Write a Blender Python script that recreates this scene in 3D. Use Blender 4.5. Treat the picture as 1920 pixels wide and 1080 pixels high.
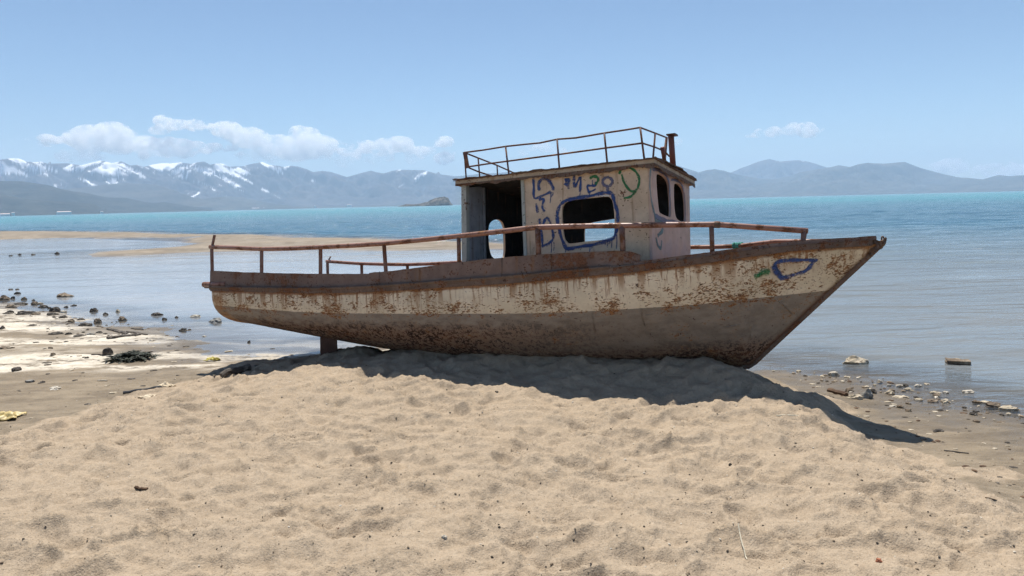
import bpy, bmesh, math, random
import numpy as np
from mathutils import Matrix, Vector

sc = bpy.context.scene
for o in list(bpy.data.objects):
    bpy.data.objects.remove(o)
COL = sc.collection

# ------------------------------------------------------------------ camera
FPX, EYE = 1397.0, 2.3
PITCH, ROLL = math.atan(159 / FPX), math.radians(-1.4)
cam_d = bpy.data.cameras.new('camera')
cam_d.sensor_width = 36.0
cam_d.lens = FPX / 1920 * 36
cam_d.clip_start = 0.05
cam_d.clip_end = 120000
cam = bpy.data.objects.new('camera', cam_d)
COL.objects.link(cam)
cam.matrix_world = (Matrix.Translation((0, 0, EYE)) @ Matrix.Rotation(math.pi / 2 - PITCH, 4, 'X')
                    @ Matrix.Rotation(ROLL, 4, 'Z'))
sc.camera = cam

# ------------------------------------------------------------------ sky, sun, exposure
SUN_EL = math.radians(66)
SUN_AZ = math.radians(-6)          # measured from +Y towards +X
world = bpy.data.worlds.new('World')
sc.world = world
world.use_nodes = True
wn = world.node_tree.nodes
wn.clear()
sky = wn.new('ShaderNodeTexSky')
sky.sky_type = 'NISHITA'
sky.sun_disc = False
sky.sun_elevation = SUN_EL
sky.sun_rotation = SUN_AZ
sky.altitude = 1600
sky.air_density = 1.0
sky.dust_density = 0.2
sky.ozone_density = 2.2
bg = wn.new('ShaderNodeBackground')
bg.inputs['Strength'].default_value = 0.076
wo = wn.new('ShaderNodeOutputWorld')
world.node_tree.links.new(sky.outputs[0], bg.inputs[0])
world.node_tree.links.new(bg.outputs[0], wo.inputs[0])

sun_d = bpy.data.lights.new('sun', 'SUN')
sun_d.energy = 5.0
sun_d.angle = math.radians(0.53)
sun_d.color = (1.0, 0.95, 0.87)
sun = bpy.data.objects.new('sun', sun_d)
COL.objects.link(sun)
sd = Vector((math.sin(SUN_AZ) * math.cos(SUN_EL), math.cos(SUN_AZ) * math.cos(SUN_EL), math.sin(SUN_EL)))
sun.rotation_euler = sd.to_track_quat('Z', 'Y').to_euler()
sun.location = sd * 50

sc.view_settings.view_transform = 'Standard'
sc.view_settings.look = 'None'
sc.view_settings.exposure = 0.50
sc.view_settings.gamma = 1.0
sc.view_settings.use_curve_mapping = False
sc.render.engine = 'CYCLES'
cy = sc.cycles
cy.use_denoising = True
cy.denoising_prefilter = 'FAST'
cy.max_bounces = 26
cy.diffuse_bounces = 4
cy.glossy_bounces = 3
cy.transmission_bounces = 4
cy.transparent_max_bounces = 12
cy.volume_bounces = 24
cy.caustics_reflective = False
cy.caustics_refractive = False
cy.sample_clamp_indirect = 6.0

# ------------------------------------------------------------------ helpers: geometry of the view and of the boat
CAMP = np.array([0.0, 0.0, EYE])
RC = np.array(cam.matrix_world.to_3x3())


def ray(px, py):
    return RC @ np.array([(px - 960) / FPX, (540 - py) / FPX, -1.0])


def at_depth(px, py, d):
    r = ray(px, py)
    return CAMP + r * (d / math.hypot(r[0], r[1]))


def on_level(px, py, z):
    r = ray(px, py)
    return CAMP + r * ((z - EYE) / r[2])


TH, PH, TA = 0.50359543, 0.13266452, 0.05657343        # yaw, heel, trim of the stranded boat
BO = np.array([-3.63636084, 11.3019736, 0.08998326])


def boat_axes():
    ex = np.array([math.cos(TH), -math.sin(TH), 0])
    ey = np.array([math.sin(TH), math.cos(TH), 0])
    ez = np.array([0, 0, 1.0])
    ex2 = ex * math.cos(TA) + ez * math.sin(TA)
    ez2 = -ex * math.sin(TA) + ez * math.cos(TA)
    return np.stack([ex2, ey * math.cos(PH) - ez2 * math.sin(PH), ey * math.sin(PH) + ez2 * math.cos(PH)], 1)


BM = boat_axes()
BC = BM.T @ (CAMP - BO)


def on_axis(px, py, ax, v):
    """boat coordinates of the point seen at a pixel on the boat plane x|y|z = v"""
    d = BM.T @ ray(px, py)
    return BC + d * ((v - BC[ax]) / d[ax])


def boat_to_world(p):
    return BO + BM @ np.asarray(p)


BX = [-.3, 0, .8, 2, 3.5, 5, 6, 6.8, 7.4, 7.9, 8.2, 8.38]
BB = [1.10, 1.12, 1.17, 1.21, 1.22, 1.17, 1.04, .84, .60, .34, .15, .02]


def smooth_interp(xs, ys):
    """monotone-ish cubic through the knots"""
    xs, ys = np.array(xs, float), np.array(ys, float)
    m = np.gradient(ys, xs)

    def f(x):
        x = np.clip(np.asarray(x, float), xs[0], xs[-1])
        i = np.clip(np.searchsorted(xs, x) - 1, 0, len(xs) - 2)
        h = xs[i + 1] - xs[i]
        t = (x - xs[i]) / h
        return ((2 * t**3 - 3 * t**2 + 1) * ys[i] + (t**3 - 2 * t**2 + t) * h * m[i]
                + (-2 * t**3 + 3 * t**2) * ys[i + 1] + (t**3 - t**2) * h * m[i + 1])
    return f


half_beam = smooth_interp(BX, BB)
sheer_z = smooth_interp([-.3, 0, .9, 2.1, 2.8, 3.5, 4.1, 4.8, 5.6, 6.1, 6.7, 7.67, 8.25, 8.4],
                        [.955, .948, .915, .876, .876, .892, .912, .932, .982, 1.014, 1.075, 1.201, 1.243, 1.255])
paint_z = smooth_interp([-.3, 0, .84, 2.08, 3.03, 4.1, 4.95, 5.6, 6.15, 6.8, 7.2, 7.9, 8.4],
                        [.74, .732, .676, .618, .602, .594, .592, .607, .635, .677, .72, .802, .86])


def on_side(px, py, inset=0.0, s=-1):
    """boat coordinates of the pixel on the ship's side (s = -1 near, +1 far)"""
    x = 4.0
    for _ in range(60):
        p = on_axis(px, py, 1, s * (float(half_beam(x)) - inset))
        x = .5 * x + .5 * p[0]
    return p


# ------------------------------------------------------------------ helpers: numpy noise
def _hash(ix, iy, seed):
    h = (ix.astype(np.int64) * 374761393 + iy.astype(np.int64) * 668265263 + seed * 982451653) & 0xFFFFFFFF
    h = ((h ^ (h >> 13)) * 1274126177) & 0xFFFFFFFF
    return h ^ (h >> 16)


def gnoise(x, y, seed=0):
    x0, y0 = np.floor(x), np.floor(y)
    fx, fy = x - x0, y - y0
    ux, uy = fx * fx * fx * (fx * (fx * 6 - 15) + 10), fy * fy * fy * (fy * (fy * 6 - 15) + 10)

    def g(dx, dy):
        a = _hash(x0 + dx, y0 + dy, seed).astype(np.float64) * (2 * math.pi / 4294967296.0)
        return np.cos(a) * (fx - dx) + np.sin(a) * (fy - dy)
    a = g(0, 0) * (1 - ux) + g(1, 0) * ux
    b = g(0, 1) * (1 - ux) + g(1, 1) * ux
    return (a * (1 - uy) + b * uy) * 1.5


def fbm(x, y, octv=4, seed=0, gain=.5):
    s, a = 0, 1.0
    for i in range(octv):
        s = s + a * gnoise(x * 2**i + 17.3 * i, y * 2**i - 9.1 * i, seed + i)
        a *= gain
    return s


def worley(x, y, seed=0):
    x0, y0 = np.floor(x), np.floor(y)
    best = np.full(x.shape, 9.0)
    val = np.zeros(x.shape)
    for dx in (-1, 0, 1):
        for dy in (-1, 0, 1):
            cx, cy_ = x0 + dx, y0 + dy
            h = _hash(cx, cy_, seed)
            px = cx + (h & 1023) / 1023.0
            py = cy_ + ((h >> 10) & 1023) / 1023.0
            d = (px - x)**2 + (py - y)**2
            m = d < best
            best = np.where(m, d, best)
            val = np.where(m, ((h >> 20) & 1023) / 1023.0, val)
    return np.sqrt(best), val


def sstep(a, b, x):
    t = np.clip((x - a) / (b - a), 0, 1)
    return t * t * (3 - 2 * t)


def poly_sd(x, y, poly):
    """signed distance to a closed polygon, positive inside"""
    d = np.full(x.shape, 1e9)
    ins = np.zeros(x.shape, bool)
    n = len(poly)
    for i in range(n):
        ax, ay = poly[i]
        bx, by = poly[(i + 1) % n]
        ex, ey = bx - ax, by - ay
        wx, wy = x - ax, y - ay
        t = np.clip((wx * ex + wy * ey) / (ex * ex + ey * ey + 1e-12), 0, 1)
        d = np.minimum(d, (wx - ex * t)**2 + (wy - ey * t)**2)
        c = ((ay <= y) != (by <= y)) & (x < (bx - ax) * (y - ay) / ((by - ay) if by != ay else 1e-9) + ax)
        ins ^= c
    return np.where(ins, 1, -1) * np.sqrt(d)


# ------------------------------------------------------------------ helpers: objects
def tag(o, label=None, cat=None, group=None, kind=None):
    if label: o['label'] = label
    if cat: o['category'] = cat
    if group: o['group'] = group
    if kind: o['kind'] = kind
    return o


def link(name, me, mat=None, parent=None):
    o = bpy.data.objects.new(name, me)
    COL.objects.link(o)
    if mat:
        for m in (mat if isinstance(mat, (list, tuple)) else [mat]):
            me.materials.append(m)
    if parent: o.parent = parent
    return o


def mesh_from(name, verts, faces, smooth=False):
    me = bpy.data.meshes.new(name)
    me.from_pydata([tuple(map(float, v)) for v in verts], [], [tuple(map(int, f)) for f in faces])
    if smooth:
        me.polygons.foreach_set('use_smooth', [True] * len(me.polygons))
    me.update()
    return me


def recalc(me):
    b = bmesh.new()
    b.from_mesh(me)
    bmesh.ops.recalc_face_normals(b, faces=b.faces)
    b.to_mesh(me)
    b.free()
    me.update()


def grid_mesh(name, V, nr, nc, wrap=False, smooth=True):
    """V: (nr*nc,3) array"""
    me = bpy.data.meshes.new(name)
    r = np.arange(nr - 1)[:, None]
    c = np.arange(nc if wrap else nc - 1)[None, :]
    c2 = (c + 1) % nc
    q = np.stack([r * nc + c, r * nc + c2, (r + 1) * nc + c2, (r + 1) * nc + c], -1).reshape(-1, 4)
    me.vertices.add(len(V))
    me.vertices.foreach_set('co', np.asarray(V, np.float32).ravel())
    me.loops.add(q.size)
    me.loops.foreach_set('vertex_index', q.astype(np.int32).ravel())
    me.polygons.add(len(q))
    me.polygons.foreach_set('loop_start', np.arange(0, q.size, 4, dtype=np.int32))
    me.polygons.foreach_set('use_smooth', np.full(len(q), smooth))
    me.update(calc_edges=True)
    me.validate()
    return me


def attr(me, name, vals):
    a = me.attributes.new(name, 'FLOAT', 'POINT')
    a.data.foreach_set('value', np.asarray(vals, np.float32).ravel())


def tube(pts, rad, sides=8, cap=True, flat=1.0):
    """verts, faces of a pipe along a polyline"""
    P = [np.asarray(p, float) for p in pts]
    R = rad if isinstance(rad, (list, tuple)) else [rad] * len(P)
    V, F = [], []
    up = None
    for i, p in enumerate(P):
        t = (P[min(i + 1, len(P) - 1)] - P[max(i - 1, 0)])
        t /= np.linalg.norm(t) + 1e-9
        if up is None:
            up = np.array([0, 0, 1.0]) if abs(t[2]) < .8 else np.array([1.0, 0, 0])
        s = np.cross(t, up); s /= np.linalg.norm(s) + 1e-9
        u = np.cross(s, t)
        up = u
        for k in range(sides):
            a = 2 * math.pi * (k + .5) / sides
            V.append(p + R[i] * (math.cos(a) * s + math.sin(a) * u * flat))
    n = len(P)
    for i in range(n - 1):
        for k in range(sides):
            k2 = (k + 1) % sides
            F.append((i * sides + k, i * sides + k2, (i + 1) * sides + k2, (i + 1) * sides + k))
    if cap:
        F.append(tuple(range(sides))[::-1])
        F.append(tuple((n - 1) * sides + k for k in range(sides)))
    return V, F


def tube_mesh(name, pts, rad, sides=8, smooth=True, flat=1.0):
    me = mesh_from(name, *tube(pts, rad, sides, True, flat), smooth=smooth)
    recalc(me)
    return me


def box_mesh(name, pts_a, pts_b):
    """loft between two quads (4 corners each)"""
    V = list(pts_a) + list(pts_b)
    F = [(0, 1, 2, 3), (7, 6, 5, 4)] + [(i, (i + 1) % 4, 4 + (i + 1) % 4, 4 + i) for i in range(4)]
    me = mesh_from(name, V, F)
    recalc(me)
    return me


def strip_mesh(name, A, B, off):
    """thick sheet: bottom line A, top line B (lists of points), thickness vectors off"""
    n = len(A)
    V, F = [], []
    for i in range(n):
        o = np.asarray(off[i] if len(np.shape(off)) > 1 else off, float)
        a, b = np.asarray(A[i], float), np.asarray(B[i], float)
        V += [a, b, b + o, a + o]
    for i in range(n - 1):
        for k in range(4):
            k2 = (k + 1) % 4
            F.append((i * 4 + k, i * 4 + k2, i * 4 + 4 + k2, i * 4 + 4 + k))
    F += [(0, 1, 2, 3), tuple((n - 1) * 4 + k for k in (3, 2, 1, 0))]
    me = mesh_from(name, V, F)
    recalc(me)
    return me


def plate(name, outer, holes, to3d, thick, mats=False):
    """a sheet with holes: 2-D loops, mapped by to3d(u, v, w); w in 0..thick. second material on the inner face"""
    b = bmesh.new()
    edges = []
    for loop in [outer] + holes:
        vs = [b.verts.new((p[0], p[1], 0)) for p in loop]
        for i in range(len(vs)):
            edges.append(b.edges.new((vs[i], vs[(i + 1) % len(vs)])))
    bmesh.ops.triangle_fill(b, use_beauty=True, use_dissolve=False, edges=edges)
    b.verts.ensure_lookup_table()
    b.verts.index_update()
    base = [tuple(v.co) for v in b.verts]
    tris = [tuple(v.index for v in f.verts) for f in b.faces]
    bnd = [tuple(v.index for v in e.verts) for e in b.edges if len(e.link_faces) == 1]
    b.free()
    n = len(base)
    V = [to3d(u, v, 0) for u, v, _ in base] + [to3d(u, v, thick) for u, v, _ in base]
    F = tris + [tuple(i + n for i in t[::-1]) for t in tris] + [(i, j, j + n, i + n) for i, j in bnd]
    me = mesh_from(name, V, F)
    nt = len(tris)
    recalc(me)
    if mats:
        for k, p in enumerate(me.polygons):
            p.material_index = 1 if nt <= k < 2 * nt else 0
    return me


def smooth_loop(pts, n=4, closed=True):
    """Catmull-Rom through points"""
    P = [np.asarray(p, float) for p in pts]
    out = []
    m = len(P)
    for i in range(m if closed else m - 1):
        g = lambda k: P[k % m] if closed else P[min(max(k, 0), m - 1)]
        p0, p1, p2, p3 = g(i - 1), g(i), g(i + 1), g(i + 2)
        for k in range(n):
            t = k / n
            out.append(.5 * (2 * p1 + (p2 - p0) * t + (2 * p0 - 5 * p1 + 4 * p2 - p3) * t * t + (3 * p1 - p0 - 3 * p2 + p3) * t**3))
    if not closed:
        out.append(P[-1])
    return out


# ------------------------------------------------------------------ helpers: materials
class NT:
    def __init__(self, name):
        self.m = bpy.data.materials.new(name)
        self.m.use_nodes = True
        self.t = self.m.node_tree
        self.t.nodes.clear()
        self.out = self.t.nodes.new('ShaderNodeOutputMaterial')

    def n(self, typ, **kw):
        nd = self.t.nodes.new(typ)
        ins = kw.pop('ins', {})
        for k, v in kw.items():
            setattr(nd, k, v)
        for k, v in ins.items():
            self.set(nd, k, v)
        return nd

    def set(self, nd, k, v):
        s = nd.inputs[k]
        if isinstance(v, bpy.types.NodeSocket):
            self.t.links.new(v, s)
        elif isinstance(v, bpy.types.Node):
            self.t.links.new(v.outputs[0], s)
        else:
            if hasattr(s, 'default_value') and not isinstance(v, (int, float)) and len(v) == 3 and len(s.default_value) == 4:
                v = (*v, 1)
            s.default_value = v

    def attr(self, name):
        return self.n('ShaderNodeAttribute', attribute_name=name).outputs['Fac']

    def coord(self, which='Object', scale=(1, 1, 1), loc=(0, 0, 0), rot=(0, 0, 0)):
        tc = self.n('ShaderNodeTexCoord')
        mp = self.n('ShaderNodeMapping')
        self.set(mp, 'Vector', tc.outputs[which])
        mp.inputs['Scale'].default_value = scale
        mp.inputs['Location'].default_value = loc
        mp.inputs['Rotation'].default_value = rot
        return mp.outputs[0]

    def noise(self, vec, scale, detail=4, rough=.55, dist=0.0):
        nd = self.n('ShaderNodeTexNoise', ins={'Vector': vec, 'Scale': scale, 'Detail': detail, 'Roughness': rough, 'Distortion': dist})
        return nd.outputs[0]

    def math(self, op, a, b=0.0, c=None, clamp=False):
        nd = self.n('ShaderNodeMath', operation=op, use_clamp=clamp)
        self.set(nd, 0, a)
        self.set(nd, 1, b)
        if c is not None: self.set(nd, 2, c)
        return nd.outputs[0]

    def ramp(self, x, a, b, lo=0.0, hi=1.0):
        nd = self.n('ShaderNodeMapRange', interpolation_type='SMOOTHSTEP')
        for k, v in ((0, x), (1, a), (2, b), (3, lo), (4, hi)):
            self.set(nd, k, v)
        return nd.outputs[0]

    def mix(self, f, a, b):
        nd = self.n('ShaderNodeMix', data_type='RGBA')
        self.set(nd, 0, f)
        self.set(nd, 6, a)
        self.set(nd, 7, b)
        return nd.outputs[2]

    def bump(self, h, strength=.5, dist=.01, normal=None):
        nd = self.n('ShaderNodeBump', ins={'Height': h, 'Strength': strength, 'Distance': dist})
        if normal is not None: self.set(nd, 'Normal', normal)
        return nd.outputs[0]

    def pbr(self, color, rough=.8, normal=None, spec=.3, metal=0.0, **kw):
        nd = self.n('ShaderNodeBsdfPrincipled')
        self.set(nd, 'Base Color', color)
        self.set(nd, 'Roughness', rough)
        self.set(nd, 'Specular IOR Level', spec)
        self.set(nd, 'Metallic', metal)
        if normal is not None: self.set(nd, 'Normal', normal)
        for k, v in kw.items():
            self.set(nd, k, v)
        self.t.links.new(nd.outputs[0], self.out.inputs[0])
        return nd


RUST_O, RUST_D, RUST_M = (.36, .150, .038), (.052, .022, .013), (.17, .062, .023)


def mat_pipe(name, base, amount=.5, spec=.35, rough=.55):
    m = NT(name)
    v = m.coord()
    a = m.noise(v, 6, 5, .65)
    b = m.noise(v, 45, 4, .6)
    f = m.ramp(m.math('ADD', m.math('MULTIPLY', a, .65), m.math('MULTIPLY', b, .35)), .62 - .25 * amount, .72 - .25 * amount)
    rust = m.mix(m.ramp(b, .35, .65), RUST_D, RUST_M)
    c = m.mix(f, base, rust)
    c = m.mix(m.ramp(m.noise(v, 9, 3), .6, .72, 0, .5), c, RUST_O)
    m.pbr(c, m.ramp(f, 0, 1, rough, .9), m.bump(m.math('ADD', b, m.math('MULTIPLY', f, -.4)), .5, .003), spec)
    return m.m


def mat_hull():
    m = NT('hull_paint')
    v = m.coord()
    vs = m.coord(scale=(1, .4, .12))                      # streaks running down
    wl, dz, hx = m.attr('wl'), m.attr('dz'), m.attr('hx')
    vh = m.coord(scale=(.62, 1, 1.5))
    n_big, n_mid, n_fine, n_grit = m.noise(v, 1.3, 3), m.noise(vh, 7, 5, .65), m.noise(vh, 26, 4, .62, .5), m.noise(v, 85, 3, .6)
    # paint
    cream = m.mix(m.ramp(n_mid, .3, .7), (.67, .555, .395), (.78, .655, .48))
    cream = m.mix(m.ramp(n_big, .42, .66, 0, .45), cream, (.42, .345, .235))
    taupe = m.mix(m.ramp(n_mid, .35, .65), (.205, .165, .130), (.28, .23, .185))
    edge = m.math('ADD', wl, m.math('MULTIPLY', m.math('SUBTRACT', n_fine, .5), .012))
    paint = m.mix(m.ramp(edge, -.003, .003), taupe, cream)
    # scuffed underwater belly: speckled rust over old antifouling
    low = m.ramp(m.math('ADD', wl, m.math('MULTIPLY', m.math('SUBTRACT', n_mid, .5), .30)), -.04, -.24)
    aft = m.ramp(hx, 6.6, 3.6, .12, 1.0)
    belly_f = m.math('MULTIPLY', low, m.math('MAXIMUM', aft, m.ramp(wl, -.30, -.55)))
    sp = m.ramp(m.math('ADD', m.math('ADD', m.math('MULTIPLY', m.noise(v, 22, 4, .65), .5), m.math('MULTIPLY', n_grit, .3)), m.math('MULTIPLY', n_big, .2)), .485, .525)
    belly = m.mix(sp, (.25, .155, .10), m.mix(m.ramp(n_mid, .4, .6), (.032, .014, .009), (.105, .040, .018)))
    col = m.mix(m.math('MULTIPLY', belly_f, .97), paint, belly)
    # flaked rust patches; thickest along the paint line and towards the bow
    band = m.ramp(m.math('ABSOLUTE', m.math('SUBTRACT', wl, .05)), .0, .22, .062, 0)
    fwd = m.ramp(hx, 5.9, 6.9, 0, .040)
    clus = m.math('ADD', m.math('MULTIPLY', n_big, .45), m.math('MULTIPLY', m.noise(v, 4.5, 3, .6), .55))
    clus = m.math('ADD', m.math('SUBTRACT', clus, .5), m.math('ADD', band, fwd))
    flk = m.math('ADD', m.math('MULTIPLY', m.noise(vh, 42, 3, .6, .7), .62), m.math('MULTIPLY', n_mid, .38))
    pf = m.math('ADD', flk, m.math('MULTIPLY', clus, .62))
    pf = m.math('SUBTRACT', pf, m.ramp(wl, -.02, -.08, 0, .05))
    patch = m.ramp(pf, .580, .606)
    rustc = m.mix(m.ramp(m.math('ADD', m.math('MULTIPLY', n_fine, .5), m.math('MULTIPLY', n_grit, .5)), .42, .62), (.30, .125, .035), m.mix(m.ramp(n_grit, .42, .6), RUST_M, RUST_D))
    col = m.mix(m.math('MULTIPLY', patch, .92), col, rustc)
    halo = m.ramp(pf, .54, .590, 0, .30)
    col = m.mix(m.math('MULTIPLY', halo, m.math('SUBTRACT', 1.0, patch)), col, (.44, .235, .085))
    # small dark chips everywhere
    chips = m.ramp(m.noise(v, 34, 3, .55, .8), .665, .69)
    col = m.mix(m.math('MULTIPLY', chips, .85), col, RUST_D)
    # streaks under the rub rail
    st = m.noise(vs, 9, 4, .6)
    reach = m.math('MULTIPLY', m.noise(vs, 3.2, 2), .55)
    sf = m.math('MULTIPLY', m.ramp(st, .50, .60), m.ramp(dz, reach, 0.0, 0, 1))
    col = m.mix(m.math('MULTIPLY', sf, .85), col, m.mix(n_fine, (.36, .16, .045), (.16, .066, .026)))
    thin = m.noise(m.coord(scale=(1, .4, .04)), 30, 3, .6)
    tf = m.math('MULTIPLY', m.ramp(thin, .57, .63), m.ramp(dz, m.math('MULTIPLY', m.noise(m.coord(scale=(1, .3, .03)), 5, 2), .75), 0.0, 0, 1))
    col = m.mix(m.math('MULTIPLY', tf, .8), col, (.25, .095, .025))
    top = m.ramp(m.math('ADD', dz, m.math('MULTIPLY', n_mid, -.07)), .018, -.012)
    col = m.mix(m.math('MULTIPLY', top, .9), col, rustc)
    # corner of the transom: heavy orange run
    cr = m.math('MULTIPLY', m.ramp(hx, .16, .02), m.ramp(n_mid, .33, .5))
    col = m.mix(m.math('MULTIPLY', cr, .75), col, (.30, .125, .03))
    # rusted stem
    stem = m.ramp(m.math('ADD', m.attr('stem'), m.math('MULTIPLY', n_mid, -.07)), .035, -.02)
    col = m.mix(m.math('MULTIPLY', stem, .88), col, m.mix(n_fine, RUST_D, RUST_M))
    h = m.math('ADD', m.math('MULTIPLY', patch, -.6), m.math('ADD', m.math('MULTIPLY', sp, m.math('MULTIPLY', belly_f, -.7)), m.math('MULTIPLY', n_grit, .35)))
    dent = m.bump(m.noise(m.coord(scale=(.8, 1, 1)), 1.6, 2, .4), .5, .05)
    rough = m.ramp(m.math('MAXIMUM', patch, belly_f), 0, 1, .52, .92)
    m.pbr(col, rough, m.bump(h, .7, .004, dent), .3)
    return m.m


def mat_sheet(name, base, base2, rustiness=.5, rough=.7):
    m = NT(name)
    v = m.coord()
    n_big, n_mid, n_fine, n_grit = m.noise(v, 2.2, 3), m.noise(v, 9, 5, .65), m.noise(v, 32, 4, .6, .4), m.noise(v, 100, 3)
    c = m.mix(m.ramp(n_mid, .35, .65), base, base2)
    c = m.mix(m.ramp(n_big, .45, .62, 0, .35), c, [x * .62 for x in base])
    pf = m.math('ADD', m.math('ADD', m.math('MULTIPLY', n_big, .33), m.math('MULTIPLY', n_mid, .32)), m.math('MULTIPLY', n_fine, .35))
    patch = m.ramp(pf, .66 - .14 * rustiness, .685 - .14 * rustiness)
    rc = m.mix(m.ramp(n_fine, .38, .6), RUST_M, m.mix(m.ramp(n_grit, .4, .6), RUST_D, (.20, .075, .026)))
    c = m.mix(m.math('MULTIPLY', patch, .9), c, rc)
    chips = m.ramp(m.noise(v, 30, 2, .5, .9), .67, .70)
    c = m.mix(m.math('MULTIPLY', chips, .85), c, RUST_D)
    st = m.math('MULTIPLY', m.ramp(m.noise(m.coord(scale=(1, 1, .1)), 11, 4), .58, .68), .45)
    c = m.mix(st, c, (.22, .105, .045))
    h = m.math('ADD', m.math('MULTIPLY', patch, -.5), m.math('MULTIPLY', n_grit, .4))
    dent = m.bump(m.noise(v, 2.4, 2, .4), .4, .03)
    m.pbr(c, rough, m.bump(h, .6, .004, dent), .25)
    return m.m


def mat_cabin_front():
    m = NT('cabin_front_paint')
    v = m.coord()
    n_mid, n_fine = m.noise(v, 5, 5, .65), m.noise(v, 30, 4, .6, .6)
    c = m.mix(m.ramp(n_mid, .35, .65), (.54, .365, .275), (.62, .43, .34))
    c = m.mix(m.ramp(m.noise(v, 2.5, 2), .5, .62, 0, .5), c, (.43, .335, .32))
    crack = m.ramp(m.noise(m.coord(scale=(1, 1, .35)), 17, 4, .6, 1.2), .665, .69)
    c = m.mix(m.math('MULTIPLY', crack, .85), c, RUST_D)
    st = m.ramp(m.noise(m.coord(scale=(1, 1, .1)), 12, 4), .58, .7, 0, .4)
    c = m.mix(st, c, (.30, .16, .10))
    m.pbr(c, .7, m.bump(m.math('MULTIPLY', crack, -1.0), .6, .004, m.bump(n_fine, .2, .003)), .25)
    return m.m


def mat_spray(name, col, soft=.72):
    """spray paint: soft-edged along the stroke, worn through in places"""
    m = NT(name)
    e = m.attr('edge')
    v = m.coord()
    n = m.noise(v, 28, 4, .65)
    a = m.ramp(m.math('ADD', e, m.math('MULTIPLY', m.math('SUBTRACT', n, .5), .7)), .10, soft)
    a = m.math('MULTIPLY', a, m.ramp(m.math('ADD', m.math('MULTIPLY', m.noise(v, 60, 3), .6), m.math('MULTIPLY', m.noise(v, 9, 3), .4)), .36, .50, .30, .94))
    p = m.pbr(m.mix(n, [x * .75 for x in col], [min(1, x * 1.25) for x in col]), .6, None, .3)
    m.set(p, 'Alpha', a)
    return m.m


def mat_rock(name, c1, c2, c3=None, rough=.85):
    m = NT(name)
    v = m.coord()
    n1, n2 = m.noise(v, 9, 5, .6), m.noise(v, 55, 4, .65)
    oi = m.n('ShaderNodeObjectInfo').outputs['Random']
    c = m.mix(m.ramp(m.math('ADD', m.math('MULTIPLY', n1, .7), m.math('MULTIPLY', n2, .3)), .36, .62), c1, c2)
    if c3 is not None:
        c = m.mix(m.ramp(m.noise(v, 16, 3), .56, .66), c, c3)
    c = m.mix(m.math('MULTIPLY', oi, .35), c, [x * .5 for x in c1])
    m.pbr(c, rough, m.bump(m.math('ADD', n1, m.math('MULTIPLY', n2, .4)), .6, .01), .25)
    return m.m


def mat_plain(name, col, rough=.7, var=.25, scale=20, spec=.3):
    m = NT(name)
    v = m.coord()
    n = m.noise(v, scale, 4)
    m.pbr(m.mix(m.ramp(n, .3, .7), [x * (1 - var) for x in col], [min(1, x * (1 + var)) for x in col]), rough, m.bump(n, .3, .003), spec)
    return m.m


# ================================================================== SETTING
# ------------------------------------------------------------------ beach heights
MOUND = [(4.3, -6), (4.2, 1), (4.0, 4.4), (3.62, 6.3), (3.5, 7.7), (3.05, 8.75), (1.4, 9.6), (-.9, 10.9), (-2.6, 11.45),
         (-4.05, 10.8), (-4.75, 9.3), (-5.6, 7.6), (-8.4, 4.4), (-14, -1), (-14, -8)]
FLATS = [(14, -8), (11, 1), (7.2, 5.2), (5.75, 6.7), (4.95, 7.6), (4.15, 8.7), (3.6, 9.5), (2.4, 10.2), (.8, 11), (-1.2, 12.0),
         (-2.6, 11.95), (-3.5, 11.45), (-3.8, 12.0), (-4.9, 11.9), (-5.3, 12.6), (-6.2, 13.2), (-6.4, 14.2), (-8.6, 15.4), (-10.5, 17.3), (-13.5, 19.3),
         (-20, 22), (-34, 25), (-60, 20), (-60, -30), (14, -30)]
SPIT = [on_level(px, py, 0)[:2] for px, py in
        [(-700, 447), (-200, 437), (0, 433.5), (150, 434.5), (300, 437.5), (450, 441), (600, 446), (760, 451), (900, 456), (1000, 461), (1040, 464),
         (1000, 467), (860, 467), (600, 469), (400, 474), (260, 479.5), (170, 482), (132, 478), (145, 473), (240, 467.5), (330, 462.5), (375, 456),
         (330, 447.5), (200, 445), (100, 446.5), (0, 449.5), (-200, 458), (-700, 480)]]


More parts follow.
